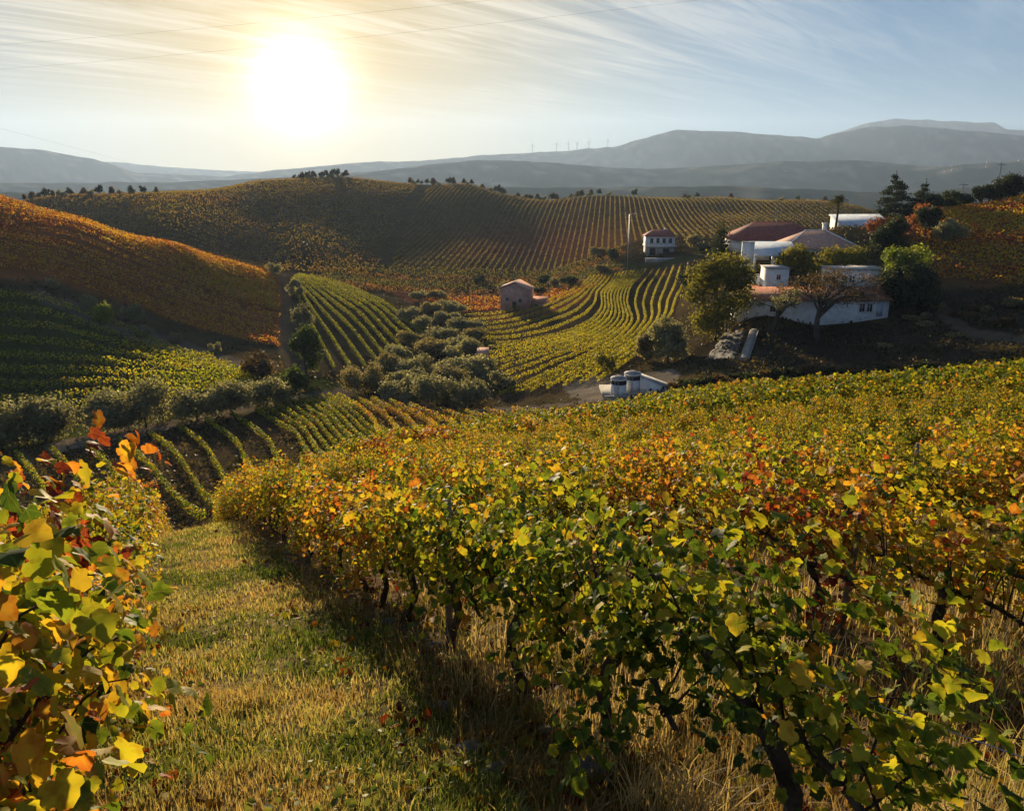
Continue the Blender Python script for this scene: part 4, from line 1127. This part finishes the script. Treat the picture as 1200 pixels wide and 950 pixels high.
tree_px('bushy_tree', 'bush', 'rust', 1075, 278, 26, 34, 'rust coloured bush beside the dark cypress clump', y=160)
tree_px('round_tree', 'round', 'dark', 1078, 292, 34, 30, 'small dark tree at the left end of the orange hillside', y=155)
tree_px('round_tree', 'bush', 'olive', 1110, 302, 30, 40, 'grey-green tree at the lower left of the orange hillside', y=148)
tree_px('cedar', 'cone', 'conifer', 1036, 262, 64, 46, 'tall dark conifer standing against the far mountains', y=185, size=.30)
tree_px('cedar', 'cone', 'conifer', 1070, 262, 40, 34, 'smaller dark conifer right of the tall one', y=182, size=.30)
tree_px('bushy_tree', 'bush', 'dark', 1090, 262, 20, 40, 'dark bush between the small conifer and the crest trees', y=180)
for i in range(11):
    a = 1106 + i * 13.5 + random.gauss(0, 2)
    tree_px('pine_tree', 'round', 'dark', a, 240, random.uniform(21, 28), random.uniform(22, 28), 'dark rounded tree in the line along the crest above the orange vines', y=185 - i * 1.2, group='trees along the right crest', size=.3)
# a palm by the red roof
pp = at(973, 172); pp[2] -= .3
pr = thing('palm_tree', 'small palm tree in front of the far hill behind the salmon roof', 'palm', pp)
b = MB(); b.tube([(0, 0, -.3), (.1, 0, 3), (.05, 0, 6.2)], [.28, .22, .25], 8); b.build('trunk', M_TRUNK, pr)
rg = np.random.default_rng(4); Cs, Ns, Ts = [], [], []
for i in range(42):
    a = rg.random() * 6.28; el = rg.uniform(-.5, 1.25); L = rg.uniform(1.6, 2.3)
    for s_ in np.linspace(.12, 1, 26):
        c_ = np.array([math.cos(a) * math.cos(el) * L * s_, math.sin(a) * math.cos(el) * L * s_, 6.2 + L * s_ * math.sin(el) - 1.1 * s_ ** 2.2])
        for sd_ in (-1, 1):
            sv = np.array([-math.sin(a), math.cos(a), -.5]) * sd_
            Cs.append(c_ + sv * .14); Ns.append(np.array([0, 0, 1.]) + rg.normal(0, .2, 3)); Ts.append(sv + np.array([math.cos(a), math.sin(a), 0]) * .5)
Cs = np.array(Cs); f = rg.random((len(Cs), 1))
V, Fs, cc = leaf_cloud(Cs, np.full(len(Cs), .34), np.array(Ns), np.array(Ts), np.array([.07, .09, .02]) * (1 - f) + np.array([.20, .19, .04]) * f, None, 'quad', rg)
link('crown', mesh_np('palm_crown', V, Fs, cc), M_LEAF, pr)
# trees on the far crest
kinds = [tree('crest_tree', k, c_, (0, 0, -400), h_, w_, 'x', size=.6, n=420, seed=s_) for k, c_, h_, w_, s_ in [('round', 'dark', 5, 5, 1), ('round', 'brown', 4, 4.5, 2), ('bush', 'olive', 3.4, 5, 3)]]
def crest(px0):
    ys = np.linspace(380, 640, 120); a, _ = ray(px0, 220); hz_ = H(a * ys, ys) / ys
    return float(ys[int(np.argmax(hz_))])
spots_c = [358,364,372,380,386,392,400,412,484,492,500,512,530,548,566,590,604,612,622,632,640,652,664,672,678,690,712,740,795,802,810,850,905,925,955,170,182,196,84,70,96,118,130,142,154,60,48] + [356 + i * 4.2 for i in range(14)] + [482 + i * 9.3 for i in range(24)] + [44 + i * 11 for i in range(12)]
first = [True] * 3
for i, a in enumerate(spots_c):
    y_ = crest(a) if a > 165 else crest(a)
    v = i % 3; p = at(a + random.gauss(0, 2), y_ - 3); s_ = random.uniform(.65, 1.15)
    lab = 'small dark tree on the skyline of the far hill, %s' % ('right part' if a > 700 else 'centre part' if a > 450 else 'just right of the sun' if a > 340 else 'left end')
    if first[v]:
        r = kinds[v]; r.location = [float(q) for q in p]; r.scale = (s_,) * 3; r['label'] = lab; r['group'] = 'trees on the far skyline'; first[v] = False
    else: copy_thing(kinds[v], p, random.random() * 6, s_, lab, 'trees on the far skyline')
# shrubs behind the orange hill
for i, (a, b_, w_) in enumerate([(110,258,20),(130,262,24),(152,268,26),(172,272,26),(195,277,28),(216,280,24)]):
    tree_px('scrub_tree', 'bush', 'brown', a, b_, 15, w_, 'dim brownish tree in the hollow behind the orange hillside', y=262, group='trees in the hollow behind the left hill', size=.4)
# trees at the foot of the far hill
for i, (a, y_) in enumerate([(560,262),(590,250),(632,235),(650,246),(668,240),(705,250),(640,262),(810,262),(822,250),(700,285),(720,262)]):
    tree_px('scrub_tree', 'bush', 'bush' if i % 2 else 'dark', a, 330, random.uniform(9, 15), random.uniform(16, 28), 'small bushy tree at the foot of the far hill near the pink farmhouse' if a < 760 else 'small bushy tree beside the small white house', y=y_, group='bushes at the foot of the far hill', size=.4)

# ================================================================== buildings
def prism(b, pts2, axis, a0, a1):
    """extrude a polygon in the plane across `axis` ('x' : points are (y,z))"""
    n = len(pts2)
    f = (lambda p, a: (a, p[0], p[1])) if axis == 'x' else (lambda p, a: (p[0], a, p[1]))
    V = [f(p, a0) for p in pts2] + [f(p, a1) for p in pts2]
    Fs = [tuple(range(n)), tuple(range(2 * n - 1, n - 1, -1))] + [(i, i + n, (i + 1) % n + n, (i + 1) % n) for i in range(n)]
    return b.add(V, Fs)
def hip_roof(b, w, d, z0, rise, over=.4, ridge=None, th=.12):
    W, D = w / 2 + over, d / 2 + over; rl = (w - d) / 2 if ridge is None else ridge / 2
    rl = max(rl, .3)
    V = [(-W, -D, z0), (W, -D, z0), (W, D, z0), (-W, D, z0), (-rl, 0, z0 + rise), (rl, 0, z0 + rise), (-W, -D, z0 - th), (W, -D, z0 - th), (W, D, z0 - th), (-W, D, z0 - th)]
    return b.add(V, [(0, 1, 5, 4), (1, 2, 5), (2, 3, 4, 5), (3, 0, 4), (9, 8, 7, 6), (0, 6, 7, 1), (1, 7, 8, 2), (2, 8, 9, 3), (3, 9, 6, 0)])
def window(parent, x, y, z, w, h, face='front', name='window', frame=M_WHITE, glass=M_GLASS, shutter=False):
    """frame proud of the wall by 5 cm, its pane recessed inside it"""
    b = MB(); t = .09
    if face == 'front':
        for c_, d_ in (((x, y - .03, z + h / 2), (w + .16, .10, t)), ((x, y - .03, z - h / 2), (w + .22, .14, t)), ((x - w / 2, y - .03, z), (t, .10, h - t)), ((x + w / 2, y - .03, z), (t, .10, h - t)), ((x, y - .02, z), (.05, .06, h - t))): b.box(c_, d_)
        g = MB().box((x, y - .004, z), (w - t, .03, h - t))
    else:
        for c_, d_ in (((x - .03, y, z + h / 2), (.10, w + .16, t)), ((x - .03, y, z - h / 2), (.14, w + .22, t)), ((x - .03, y - w / 2, z), (.10, t, h - t)), ((x - .03, y + w / 2, z), (.10, t, h - t)), ((x - .02, y, z), (.06, .05, h - t))): b.box(c_, d_)
        g = MB().box((x - .004, y, z), (.03, w - t, h - t))
    f = b.build(name, frame, parent); g.build('pane', glass, f); return f
def xat(px, py, y): return ray(px, py)[0] * y
def zat(px, py, y): return ray(px, py)[1] * y
def span(px0, px1, py, y): a, b_ = xat(px0, py, y), xat(px1, py, y); return (a + b_) / 2, b_ - a

# A: the long white house at the foot of the knoll
yA = 119.0; cx_, wA = span(867, 1041, 365, yA); z0 = zat(950, 388, yA); zE = zat(950, 351, yA); zT = zat(950, 336, yA + 3.4); dA = 6.5
t = thing('long_house', 'long low white house with a narrow terracotta lean-to roof behind the bare tree', 'house', (cx_, yA + dA / 2, z0))
hE = zE - z0; hT = zT - z0
b = MB(); b.box((0, 0, (hE - 2.5) / 2), (wA, dA, hE + 2.5)); b.build('wall', M_WHITE, t)
b = MB(); prism(b, [(-dA / 2 - .5, hE + .03), (dA / 2 - 3.0, hT), (dA / 2 - 3.0, hT - .15), (-dA / 2 - .5, hE - .10)], 'x', -wA / 2 - .3, wA / 2 + .3); b.build('roof', M_TILE, t)
for x_ in (wA * .32, wA * .37): window(t, x_, -dA / 2, hE - 1.25, .85, 1.3)
window(t, -wA * .28, -dA / 2, hE - 1.4, .9, 1.0)
b = MB(); b.box((wA * .44, -dA / 2 - .03, hE - 1.5), (.9, .1, 2.1)); dr = b.build('door', M_METALW, t); MB().box((wA * .44 + .3, -dA / 2 - .10, hE - 1.6), (.05, .06, .16)).build('handle', M_STEEL, dr)
window(t, -wA / 2, 0, hE - 1.3, 1.0, 1.1, 'side')
# upper storey set back
cu, wu = span(978, 1041, 328, yA + 4.2); hU = zat(1000, 317, yA + 4.2) - z0
b = MB(); b.box((cu - cx_, dA / 2 + .9, (hU + hE) / 2), (wu, 5.0, hU - hE)); b.build('upper_wall', M_WHITE, t)
b = MB(); b.box((cu - cx_, dA / 2 + .9, hU + .06), (wu + .4, 5.4, .12)); b.build('parapet', M_GREYR, t)
window(t, cu - cx_ - 1.2, dA / 2 - 1.6, hU - 1.5, .9, 1.1)
# white block at the left with its own tiled porch
c2, w2 = span(900, 924, 328, 124); zt = zat(912, 315, 124); zb = zat(912, 352, 124)
t = thing('white_outbuilding', 'square white outbuilding block behind the left end of the long house', 'outbuilding', (c2, 126, zb))
b = MB(); b.box((0, 0, (zt - zb) / 2), (w2, 4, zt - zb)); b.build('wall', M_WHITE, t)
b = MB(); b.box((0, 0, zt - zb + .07), (w2 + .3, 4.3, .14)); b.build('roof', M_GREYR, t)
window(t, 0, -2, zt - zb - 1.3, .7, .8)
c2, w2 = span(866, 900, 340, 122)
t = thing('tiled_porch', 'bright terracotta tiled porch left of the square white block', 'porch', (c2, 123.4, zat(880, 352, 122)))
b = MB(); hh = zat(880, 334, 124.5) - zat(880, 352, 122)
prism(b, [(-1.8, .55), (1.8, hh), (1.8, hh - .14), (-1.8, .41)], 'x', -w2 / 2, w2 / 2 - .05); b.build('roof', M_TILE, t)
b = MB(); b.box((0, 1.2, hh / 2 - .45), (w2 - .5, .3, hh + .2)); b.build('wall', M_WHITE, t)
# B1: dark red roof
yB = 168.0; c1_, w1_ = span(862, 966, 272, yB); ze = zat(900, 281, yB); zr = zat(900, 260, yB + 5); gz = float(H(c1_, yB + 5)) - 1
t = thing('red_roofed_house', 'wide house with an old dark red hipped roof, leftmost at the top of the knoll', 'house', (c1_, yB + 5, gz))
b = MB(); b.box((0, 0, (ze - gz) / 2 - .1), (w1_ - .8, 9.5, ze - gz)); b.build('wall', M_WHITE, t)
b = MB(); hip_roof(b, w1_, 10, ze - gz, zr - ze, .4, w1_ * .45); rf = b.build('roof', M_TILE_DK, t)
b = MB(); b.tube([(-w1_ * .22, 0, zr - ze + ze - gz), (w1_ * .22, 0, zr - gz)], .13, 6); b.build('ridge_tiles', M_TILE, rf)
for x_ in (-5.5, -2.5, 3.0): window(t, x_, -4.75, ze - gz - 1.2, 1.0, 1.2)
# B2: salmon hipped roof
yC = 150.0; c3, w3 = span(922, 1008, 285, yC); ze = zat(960, 291, yC); zr = zat(960, 270, yC + 4.5); gz = float(H(c3, yC + 4)) - 1
t = thing('salmon_roofed_house', 'white house with a pale salmon tiled hipped roof and light ridge caps', 'house', (c3, yC + 4.5, gz))
b = MB(); b.box((0, 0, (ze - gz) / 2 - .1), (w3 - .8, 8.2, ze - gz)); b.build('wall', M_WHITE, t)
b = MB(); hip_roof(b, w3, 8.8, ze - gz, zr - ze, .4, w3 * .28); rf = b.build('roof', M_TILE_PALE, t)
b = MB(); hz2 = zr - gz; ww = w3 / 2 + .4; e = w3 * .14
for s_ in (-1, 1): b.tube([(s_ * e, 0, hz2), (s_ * ww, -4.8, ze - gz + .03)], .14, 6)
b.tube([(-e, 0, hz2), (e, 0, hz2)], .14, 6); b.build('ridge_caps', M_WHITE, rf)
b = MB(); b.box((e + .2, 1.2, hz2 + .35), (.7, .7, 1.6)); b.box((e + .2, 1.2, hz2 + 1.22), (.95, .95, .14)); b.build('chimney', M_WHITE, rf)
for x_ in (-3.6, 0, 3.6): window(t, x_, -4.1, ze - gz - 1.2, 1.0, 1.2)
# B3: pale lean-to with pillars
yD = 141.0; c4, w4 = span(884, 936, 290, yD); ze = zat(910, 299, yD - 1); zr = zat(910, 283, yD + 4); gz = float(H(c4, yD)) - .5
t = thing('veranda', 'pale blue-white lean-to roof over a shaded veranda with white pillars', 'veranda', (c4, yD + 1, gz))
b = MB(); prism(b, [(-2.6, ze - gz), (3.2, zr - gz), (3.2, zr - gz - .15), (-2.6, ze - gz - .15)], 'x', -w4 / 2, w4 / 2); b.build('roof', M_METALW, t)
b = MB(); b.box((.8, 3.3, (ze - gz) / 2), (w4 - 1, .3, ze - gz)); b.build('back_wall', M_GREYR, t)
b = MB(); b.box((.8, 3.1, 1.6), (1.2, .1, 2.1)); b.build('door', M_DARK, t)
for x_ in (-w4 / 2 - 1.3, -w4 / 2 - .1, -w4 * .08):
    b = MB(); b.box((x_, -1.8, (ze - gz) / 2 - .3), (.55, .55, ze - gz + .4)); b.box((x_, -1.8, ze - gz - .06), (.75, .75, .14)); b.build('pillar', M_WHITE, t)
# sunlit garden wall stepping down left of the veranda
for (a0, a1, r0, r1, yy, lab) in [(869, 883, 284, 312, 138, 'tall weathered white wall at the left of the veranda'), (872, 898, 322, 336, 130, 'low grey-white garden wall above the tiled porch')]:
    cc_, ww_ = span(a0, a1, (r0 + r1) / 2, yy); zt, zb = zat(a0, r0, yy), zat(a0, r1, yy)
    t = thing('garden_wall', lab, 'wall', (cc_, yy, zb))
    b = MB(); b.box((0, 0, (zt - zb) / 2 - .5), (ww_, .45, zt - zb + 1)); b.build('masonry', M_WHITE, t)
    b = MB(); b.box((0, 0, zt - zb + .05), (ww_ + .16, .6, .1)); b.build('coping', M_GREYR, t)
# C: metal roofed shed
yE = 174.0; c5, w5 = span(987, 1052, 258, yE); zl = zat(987, 266, yE); zh = zat(1052, 250, yE + 7); gz = float(H(c5, yE + 3)) - 1.5
t = thing('metal_shed', 'long shed with a pale blue-white sheet metal roof behind the houses', 'shed', (c5, yE + 3.5, gz), rad(7))
hl, hh = zl - gz, zh - gz
b = MB(); prism(b, [(-3.9, hl), (3.9, hh - .2), (3.9, hh - .38), (-3.9, hl - .18)], 'x', -w5 / 2, w5 / 2); b.build('roof', M_METALW, t)
b = MB(); prism(b, [(-3.5, 0), (-3.5, hl - .1), (3.5, hh - .5), (3.5, 0)], 'x', -w5 / 2 + .3, w5 / 2 - .3); b.build('wall', M_WHITE, t)
window(t, -3, -3.5, hl - 1.2, 1.2, .9); window(t, 2, -3.5, hl - 1.2, 1.2, .9)
# small white two-storey house
yF = 258.0; c6, w6 = span(758, 791, 285, yF); zr = zat(775, 269, yF + 3); ze = zat(775, 277, yF); zm = zat(775, 288, yF); zb = float(H(c6, yF)) - .6
t = thing('small_white_house', 'small white two-storey house with a red roof below the far hill', 'house', (c6, yF + 3.2, zb))
b = MB(); b.box((0, 0, (ze + zm) / 2 - zb), (w6, 6.4, ze - zm)); b.build('wall', M_WHITE, t)
b = MB(); b.box((0, 0, (zm - zb) / 2 - .12), (w6 - .1, 6.2, zm - zb - .24)); b.build('ground_floor', M_GREYR, t)
b = MB(); b.box((0, -.5, zm - zb - .12), (w6 + .6, 7.8, .24)); bl_ = b.build('balcony', M_WHITE, t)
b = MB(); b.tube([(-w6 / 2 - .25, -4.3, zm - zb + .9), (w6 / 2 + .25, -4.3, zm - zb + .9)], .05, 5)
for i in range(9): b.tube([(-w6 / 2 - .25 + i * (w6 + .5) / 8, -4.3, zm - zb), (-w6 / 2 - .25 + i * (w6 + .5) / 8, -4.3, zm - zb + .9)], .035, 4)
b.build('railing', M_STEEL, bl_)
b = MB(); hip_roof(b, w6, 6.4, ze - zb, zr - ze, .45, w6 * .5); rf = b.build('roof', M_TILE_DK, t)
MB().box((w6 * .2, .5, zr - zb - .2), (.6, .6, 1.3)).build('chimney', M_WHITE, rf)
for x_ in (-3.0, -1.0, 1.0, 3.0): window(t, x_, -3.2, (ze + zm) / 2 - zb + .1, .95, 1.5, frame=M_GREYR)
for x_ in (-2.6, 1.8):
    MB().box((x_, -3.12, 1.2), (1.9, .1, 2.2)).build('garage_door', M_DARK, t)
# low white terrace wall by it
cc_, ww_ = span(757, 798, 297, 250); g_ = float(H(cc_, 250))
t = thing('terrace_wall', 'low pale terrace wall in front of the small white house', 'wall', (cc_, 250, g_))
MB().box((0, 0, .2), (ww_, .4, 1.3)).build('masonry', M_GREYR, t); MB().box((0, 0, .9), (ww_ + .2, .55, .1)).build('coping', M_WHITE, t)
# pink farmhouse
yG = 205.0; c7, w7 = span(589, 623, 345, yG); zr = zat(605, 330, yG + 2); ze = zat(605, 337, yG); zb = min(float(H(c7, yG)), zat(605, 357, yG)) - .8
t = thing('pink_farmhouse', 'old pink farmhouse with a low tiled roof at the head of the valley', 'house', (c7, yG + 3, zb), rad(-14))
b = MB(); D_ = 6.0; prism(b, [(-w7 / 2, 0), (w7 / 2, 0), (w7 / 2, ze - zb - .6), (0, zr - zb - .05), (-w7 / 2, ze - zb - .1)], 'y', -D_ / 2, D_ / 2); b.build('wall', M_PINK, t)
b = MB()
prism(b, [(-w7 / 2 - .35, ze - zb - .25), (0, zr - zb), (0, zr - zb + .14), (-w7 / 2 - .35, ze - zb - .11)], 'y', -D_ / 2 - .3, D_ / 2 + .3)
prism(b, [(w7 / 2 + .35, ze - zb - .75), (w7 / 2 + .35, ze - zb - .61), (.003, zr - zb + .14), (.003, zr - zb)], 'y', -D_ / 2 - .3, D_ / 2 + .3); b.build('roof', M_TILE_PALE, t)
window(t, -1.9, -D_ / 2, (ze - zb) * .55, .8, 1.0, frame=M_GREYR); window(t, 1.6, -D_ / 2, (ze - zb) * .5, .8, 1.0, frame=M_GREYR)
MB().box((0, -D_ / 2 - .03, 1.9), (1.0, .1, 2.1)).build('door', M_DARK, t)
t = thing('farm_shed', 'low brownish shed against the right side of the pink farmhouse', 'shed', (c7 + 5.6, yG + 4, zb), rad(-14))
b = MB(); b.box((0, 0, 1.3), (4.2, 4, 2.6)); b.build('wall', M_PINK, t); b = MB(); prism(b, [(-2.3, 2.62), (2.3, 3.5), (2.3, 3.38), (-2.3, 2.5)], 'x', -2.4, 2.4); b.build('roof', M_TILE, t)
MB().box((0, -2.03, 1.05), (1.1, .1, 1.9)).build('door', M_DARK, t)
# small white hut among the valley olives
p = cast(566, 424, 60)
t = thing('stone_hut', 'tiny pinkish hut half hidden among the valley olives', 'hut', p)
MB().box((0, 0, .8), (1.8, 1.6, 2.0)).build('wall', M_PINK, t); b = MB(); prism(b, [(-1.1, 1.82), (1.1, 2.5), (1.1, 2.4), (-1.1, 1.72)], 'x', -1.1, 1.1); b.build('roof', M_TILE_PALE, t)
# tanks on their concrete pad
def tank(px, y, r, h, lab, zb):
    x = xat(px, 450, y)
    t = thing('water_tank', lab, 'tank', (x, y, zb), 0, 'white cylindrical tanks')
    n = 28; b = MB(); b.tube([(0, 0, -.4), (0, 0, h * .58)], [r, r], n); b.build('shell', M_WHITE, t)
    b = MB(); b.tube([(0, 0, h * .58 + .003), (0, 0, h * .80)], [r * .985, r * .985], n); b.build('dark_band', M_DARK, t)
    b = MB(); b.tube([(0, 0, h * .80 + .003), (0, 0, h * .90)], [r * 1.03, r * 1.03], n); b.build('rim', M_WHITE, t)
    b = MB(); b.tube([(0, 0, h * .90 + .003), (0, 0, h)], [r * .97, r * .35], n); b.build('lid', M_GREYR, t)
    b = MB()
    for s_ in (-.2, .2): b.tube([(s_ - r * .4, -r * 1.02, -.2), (s_ - r * .4, -r * 1.02, h)], .03, 5)
    for q in range(8): b.tube([(-.2 - r * .4, -r * 1.02, q * h / 8), (.2 - r * .4, -r * 1.02, q * h / 8)], .02, 4)
    b.build('ladder', M_STEEL, t)
    b = MB(); b.tube([(r * .6, -r * .85, .3), (r * .6, -r * 1.3, .3), (r * .6, -r * 1.3, -.3)], .07, 6); b.build('pipe', M_STEEL, t)
zp = max(zat(735, 462, 91), float(H(xat(735, 460, 92), 92)) + .1); print('PAD', zp, H(np.array([8., 12, 16, 19]), np.array([92.] * 4)))
tank(725, 91, .95, 2.3, 'left white cylindrical tank with a dark band under its rim', zp)
tank(741, 93, 1.0, 2.4, 'right white cylindrical tank with a dark band, beside the white ramp block', zp)
xw, ww_ = span(749, 772, 445, 93)
t = thing('ramp_block', 'white block with a ramp sloping down to the right beside the tanks', 'outbuilding', (xw, 93, zp))
b = MB(); prism(b, [(-ww_ / 2, -.5), (ww_ / 2 + 1.6, -.5), (ww_ / 2 + 1.6, .35), (-ww_ / 2, 1.9)], 'y', -1.0, 1.0); b.build('wall', M_WHITE, t)
b = MB(); prism(b, [(-ww_ / 2 - .1, 1.92), (ww_ / 2 + 1.7, .353), (ww_ / 2 + 1.7, .45), (-ww_ / 2 - .1, 2.02)], 'y', -1.12, 1.12); b.build('coping', M_GREYR, t)
c8, w8 = span(707, 792, 455, 91)
t = thing('concrete_pad', 'pale concrete pad under the white tanks', 'pad', (c8, 92.5, zp), 0)
b = MB(); b.box((0, 0, -.2), (w8, 6.0, .4)); b.build('slab', M_CONC, t)
b = MB(); b.box((0, -2.87, .10), (w8 * .98, .22, .2)); b.build('kerb', M_CONC, t)
# stone bank and stair left below the long house
A_ = [cast(px, py, 80) for px, py in [(836,424),(862,424),(880,424),(868,384),(850,382)]]
def slab(name, mat, parent, pix, th):
    Q = [cast(px, py, 80) for px, py in pix]; c_ = Q[0].copy(); V = []
    for q in Q: V.append(q + (0, 0, th))
    for q in Q: V.append(q - (0, 0, .8))
    n = len(Q); V = np.array(V) - c_
    o = MB().add(V, [tuple(range(n)), tuple(range(2 * n - 1, n - 1, -1))] + [(i, i + n, (i + 1) % n + n, (i + 1) % n) for i in range(n)]).build(name, mat, parent)
    return o, c_
Q = [cast(*q, 80)[:2] for q in [(822,423),(863,423),(877,384),(846,389)]]; nu, nv_ = 26, 40
uu, vv = np.meshgrid(np.linspace(0, 1, nu), np.linspace(0, 1, nv_)); uu = uu[..., None]; vv = vv[..., None]
XY = (Q[0] * (1 - uu) + Q[1] * uu) * (1 - vv) + (Q[3] * (1 - uu) + Q[2] * uu) * vv
edge = np.minimum(np.minimum(uu, 1 - uu) * 6, np.minimum(vv, 1 - vv) * 8)[..., 0].clip(0, 1)
nz = vnoise(XY[..., 0] * 1.6, XY[..., 1] * 1.1, 5) * .45 + vnoise(XY[..., 0] * 4, XY[..., 1] * 3, 6) * .22
ZZ = H(XY[..., 0], XY[..., 1]) - .15 + edge * (.02 + nz * .8)
BV = np.stack([XY[..., 0], XY[..., 1], ZZ], -1).reshape(-1, 3); c_ = BV[0].copy()
o = link('stone_bank', mesh_np('stone_bank', BV - c_, [grid_faces(nv_, nu)]), M_STONE, None, c_)
tag(o, 'sloping grey stone bank left below the long white house', 'stone bank')
s0, s1 = cast(872, 422, 80), cast(884, 388, 80)
t = thing('stone_steps', 'narrow pale flight of steps climbing beside the grey stone bank', 'steps', s0)
dv_ = s1 - s0; ang = math.atan2(-dv_[0], dv_[1]); ns = 22; Lh = math.hypot(dv_[0], dv_[1])
b = MB()
for i in range(ns):
    f = (i + .5) / ns; b.box((dv_[0] * f, dv_[1] * f, dv_[2] * f + .02), (.8, Lh / ns * 1.02, abs(dv_[2]) / ns + .6), ang)
b.build('treads', M_CONC, t)
for s_ in (-1, 1):
    b = MB(); off = np.array([math.cos(ang), math.sin(ang), 0]) * .52 * s_
    b.tube([off + (0, 0, .1), off + dv_ * .5 + (0, 0, .12), off + dv_ + (0, 0, .1)], [.10] * 3, 6); b.build('side_kerb', M_CONC, t)
# dark boundary hedge at the foot of the knoll
for i in range(26):
    a = 800 + i * 18; y_ = 92 - i * .5
    tree_px('low_shrub', 'bush', 'dark' if i % 3 else 'brown', a, 440, random.uniform(8, 15), random.uniform(20, 32), 'low dark shrub at the foot of the knoll behind the golden vines', y=y_, group='low shrubs at the foot of the knoll', size=.22, cat='shrub')
for i in range(22):
    a = random.uniform(1040, 1260); y_ = random.uniform(96, 120)
    tree_px('low_shrub', 'bush', random.choice(['bush', 'brown', 'olive']), a, 400, random.uniform(5, 10), random.uniform(12, 24), 'low scrubby bush on the shaded slope right of the long white house', y=y_, group='scrub on the shaded slope', size=.22, cat='shrub')

# ================================================================== poles, lamps, wires, turbines
def pole(px, y, rtop, rbase, lab, name='utility_pole', lamp=False, cross=False, cat='pole'):
    p = at(px, y); zt = zat(px, rtop, y); h = zt - p[2]
    t = thing(name, lab, cat, p)
    b = MB(); b.tube([(0, 0, -.3), (0, 0, h)], [.16, .10], 8); b.build('mast', M_CONC if not lamp else M_STEEL, t)
    if lamp:
        b = MB(); b.tube([(0, 0, h), (.5, -.2, h + .2), (1.3, -.5, h + .22)], .05, 6); b.build('arm', M_STEEL, t)
        b = MB(); b.box((1.6, -.6, h + .2), (.8, .34, .16), -.35); b.build('lamp_head', M_WHITE, t)
    if cross:
        b = MB(); b.box((0, 0, h - .5), (2.0, .12, .12)); b.build('crossarm', M_POST, t)
        for s_ in (-.85, 0, .85): MB().tube([(s_, 0, h - .44), (s_, 0, h - .22)], [.06, .04], 6).build('insulator', M_WHITE, t)
    return t, p + (0, 0, h)
pole(735, 236, 251, 322, 'tall thin lamp pole beside the valley rows, left of the small white house', 'street_lamp', lamp=True, cat='street lamp')
pole(905, 172, 246, 262, 'thin pole with a cross bar rising behind the dark red roof', lamp=False, cross=True)
_, ptop = pole(1152, 184, 190, 235, 'tall grey utility pole among the crest trees at the right', cross=True)
pole(1113, 186, 214, 235, 'short thin pole at the left end of the crest trees', cross=True)
def wire(p, q, sag, lab):
    p, q = np.array(p, float), np.array(q, float); s_ = np.linspace(0, 1, 24)
    pts = p + (q - p) * s_[:, None]; pts[:, 2] -= sag * 4 * s_ * (1 - s_)
    tag(MB().tube(pts, .011, 4).build('power_line', M_WIRE), lab, 'power line', 'power lines across the sky')
wire(P(-160, 92, 190), P(990, -20, 120), 1.2, 'longest power line, low at the left edge and crossing the whole sky')
wire(P(-160, 64, 190), P(860, -30, 120), .8, 'upper power line across the top of the sky')
wire(P(-120, 118, 160), P(420, 252, 640), 2.0, 'power line dropping from the left edge behind the hills under the sun')
def turbine(px, d, rbase, hpx, lab):
    a, b_ = ray(px, rbase); p = np.array([a * d, d, b_ * d]); h = hpx / F * d
    t = thing('wind_turbine', lab, 'wind turbine', p, 0, 'wind turbines on the far ridge')
    MB().tube([(0, 0, -30), (0, 0, h)], [3.0, 2.0], 8).build('tower', M_WHITE, t)
    MB().box((0, -2, h), (4, 9, 4)).build('nacelle', M_WHITE, t)
    b0 = random.random() * 2
    for j in range(3):
        w = b0 + j * 2.094; MB().tube([(0, -7, h), (math.cos(w) * h * .6, -7, h + math.sin(w) * h * .6)], [1.6, .5], 5).build('blade', M_WHITE, t)
for i, px in enumerate([624, 652, 666, 676, 690, 712]):
    turbine(px, 6600, float(np.interp(px, [560, 640, 720], [184, 180, 174])), 9, 'tiny white wind turbine on the mountain ridge above the far hill')
# villages scattered on the distant slopes
b_ = 0
rgv = np.random.default_rng(77)
for i in range(34):
    px = rgv.uniform(820, 1200) if i < 24 else rgv.uniform(540, 820); d = rgv.uniform(2300, 3300)
    a, _ = ray(px, 200); x, y = a * d, d
    j = int(np.argmin(np.abs(mr - math.hypot(x, y)))); kx = int(np.argmin(np.abs(ma - math.atan2(x, y))))
    z = MV.reshape(len(mr), len(ma), 3)[j, kx]
    w, dp, h = rgv.uniform(7, 14), 8, rgv.uniform(3, 5)
    t = thing('distant_house', 'tiny pale house scattered on the hazy slope beyond the valley', 'house', (z[0], z[1], z[2] - 1), rgv.uniform(-.4, .4), 'houses on the distant slopes')
    MB().box((0, 0, h / 2), (w, dp, h)).build('wall', M_GREYR, t); bb = MB(); hip_roof(bb, w, dp, h, 2.2, .5); bb.build('roof', M_TILE, t)
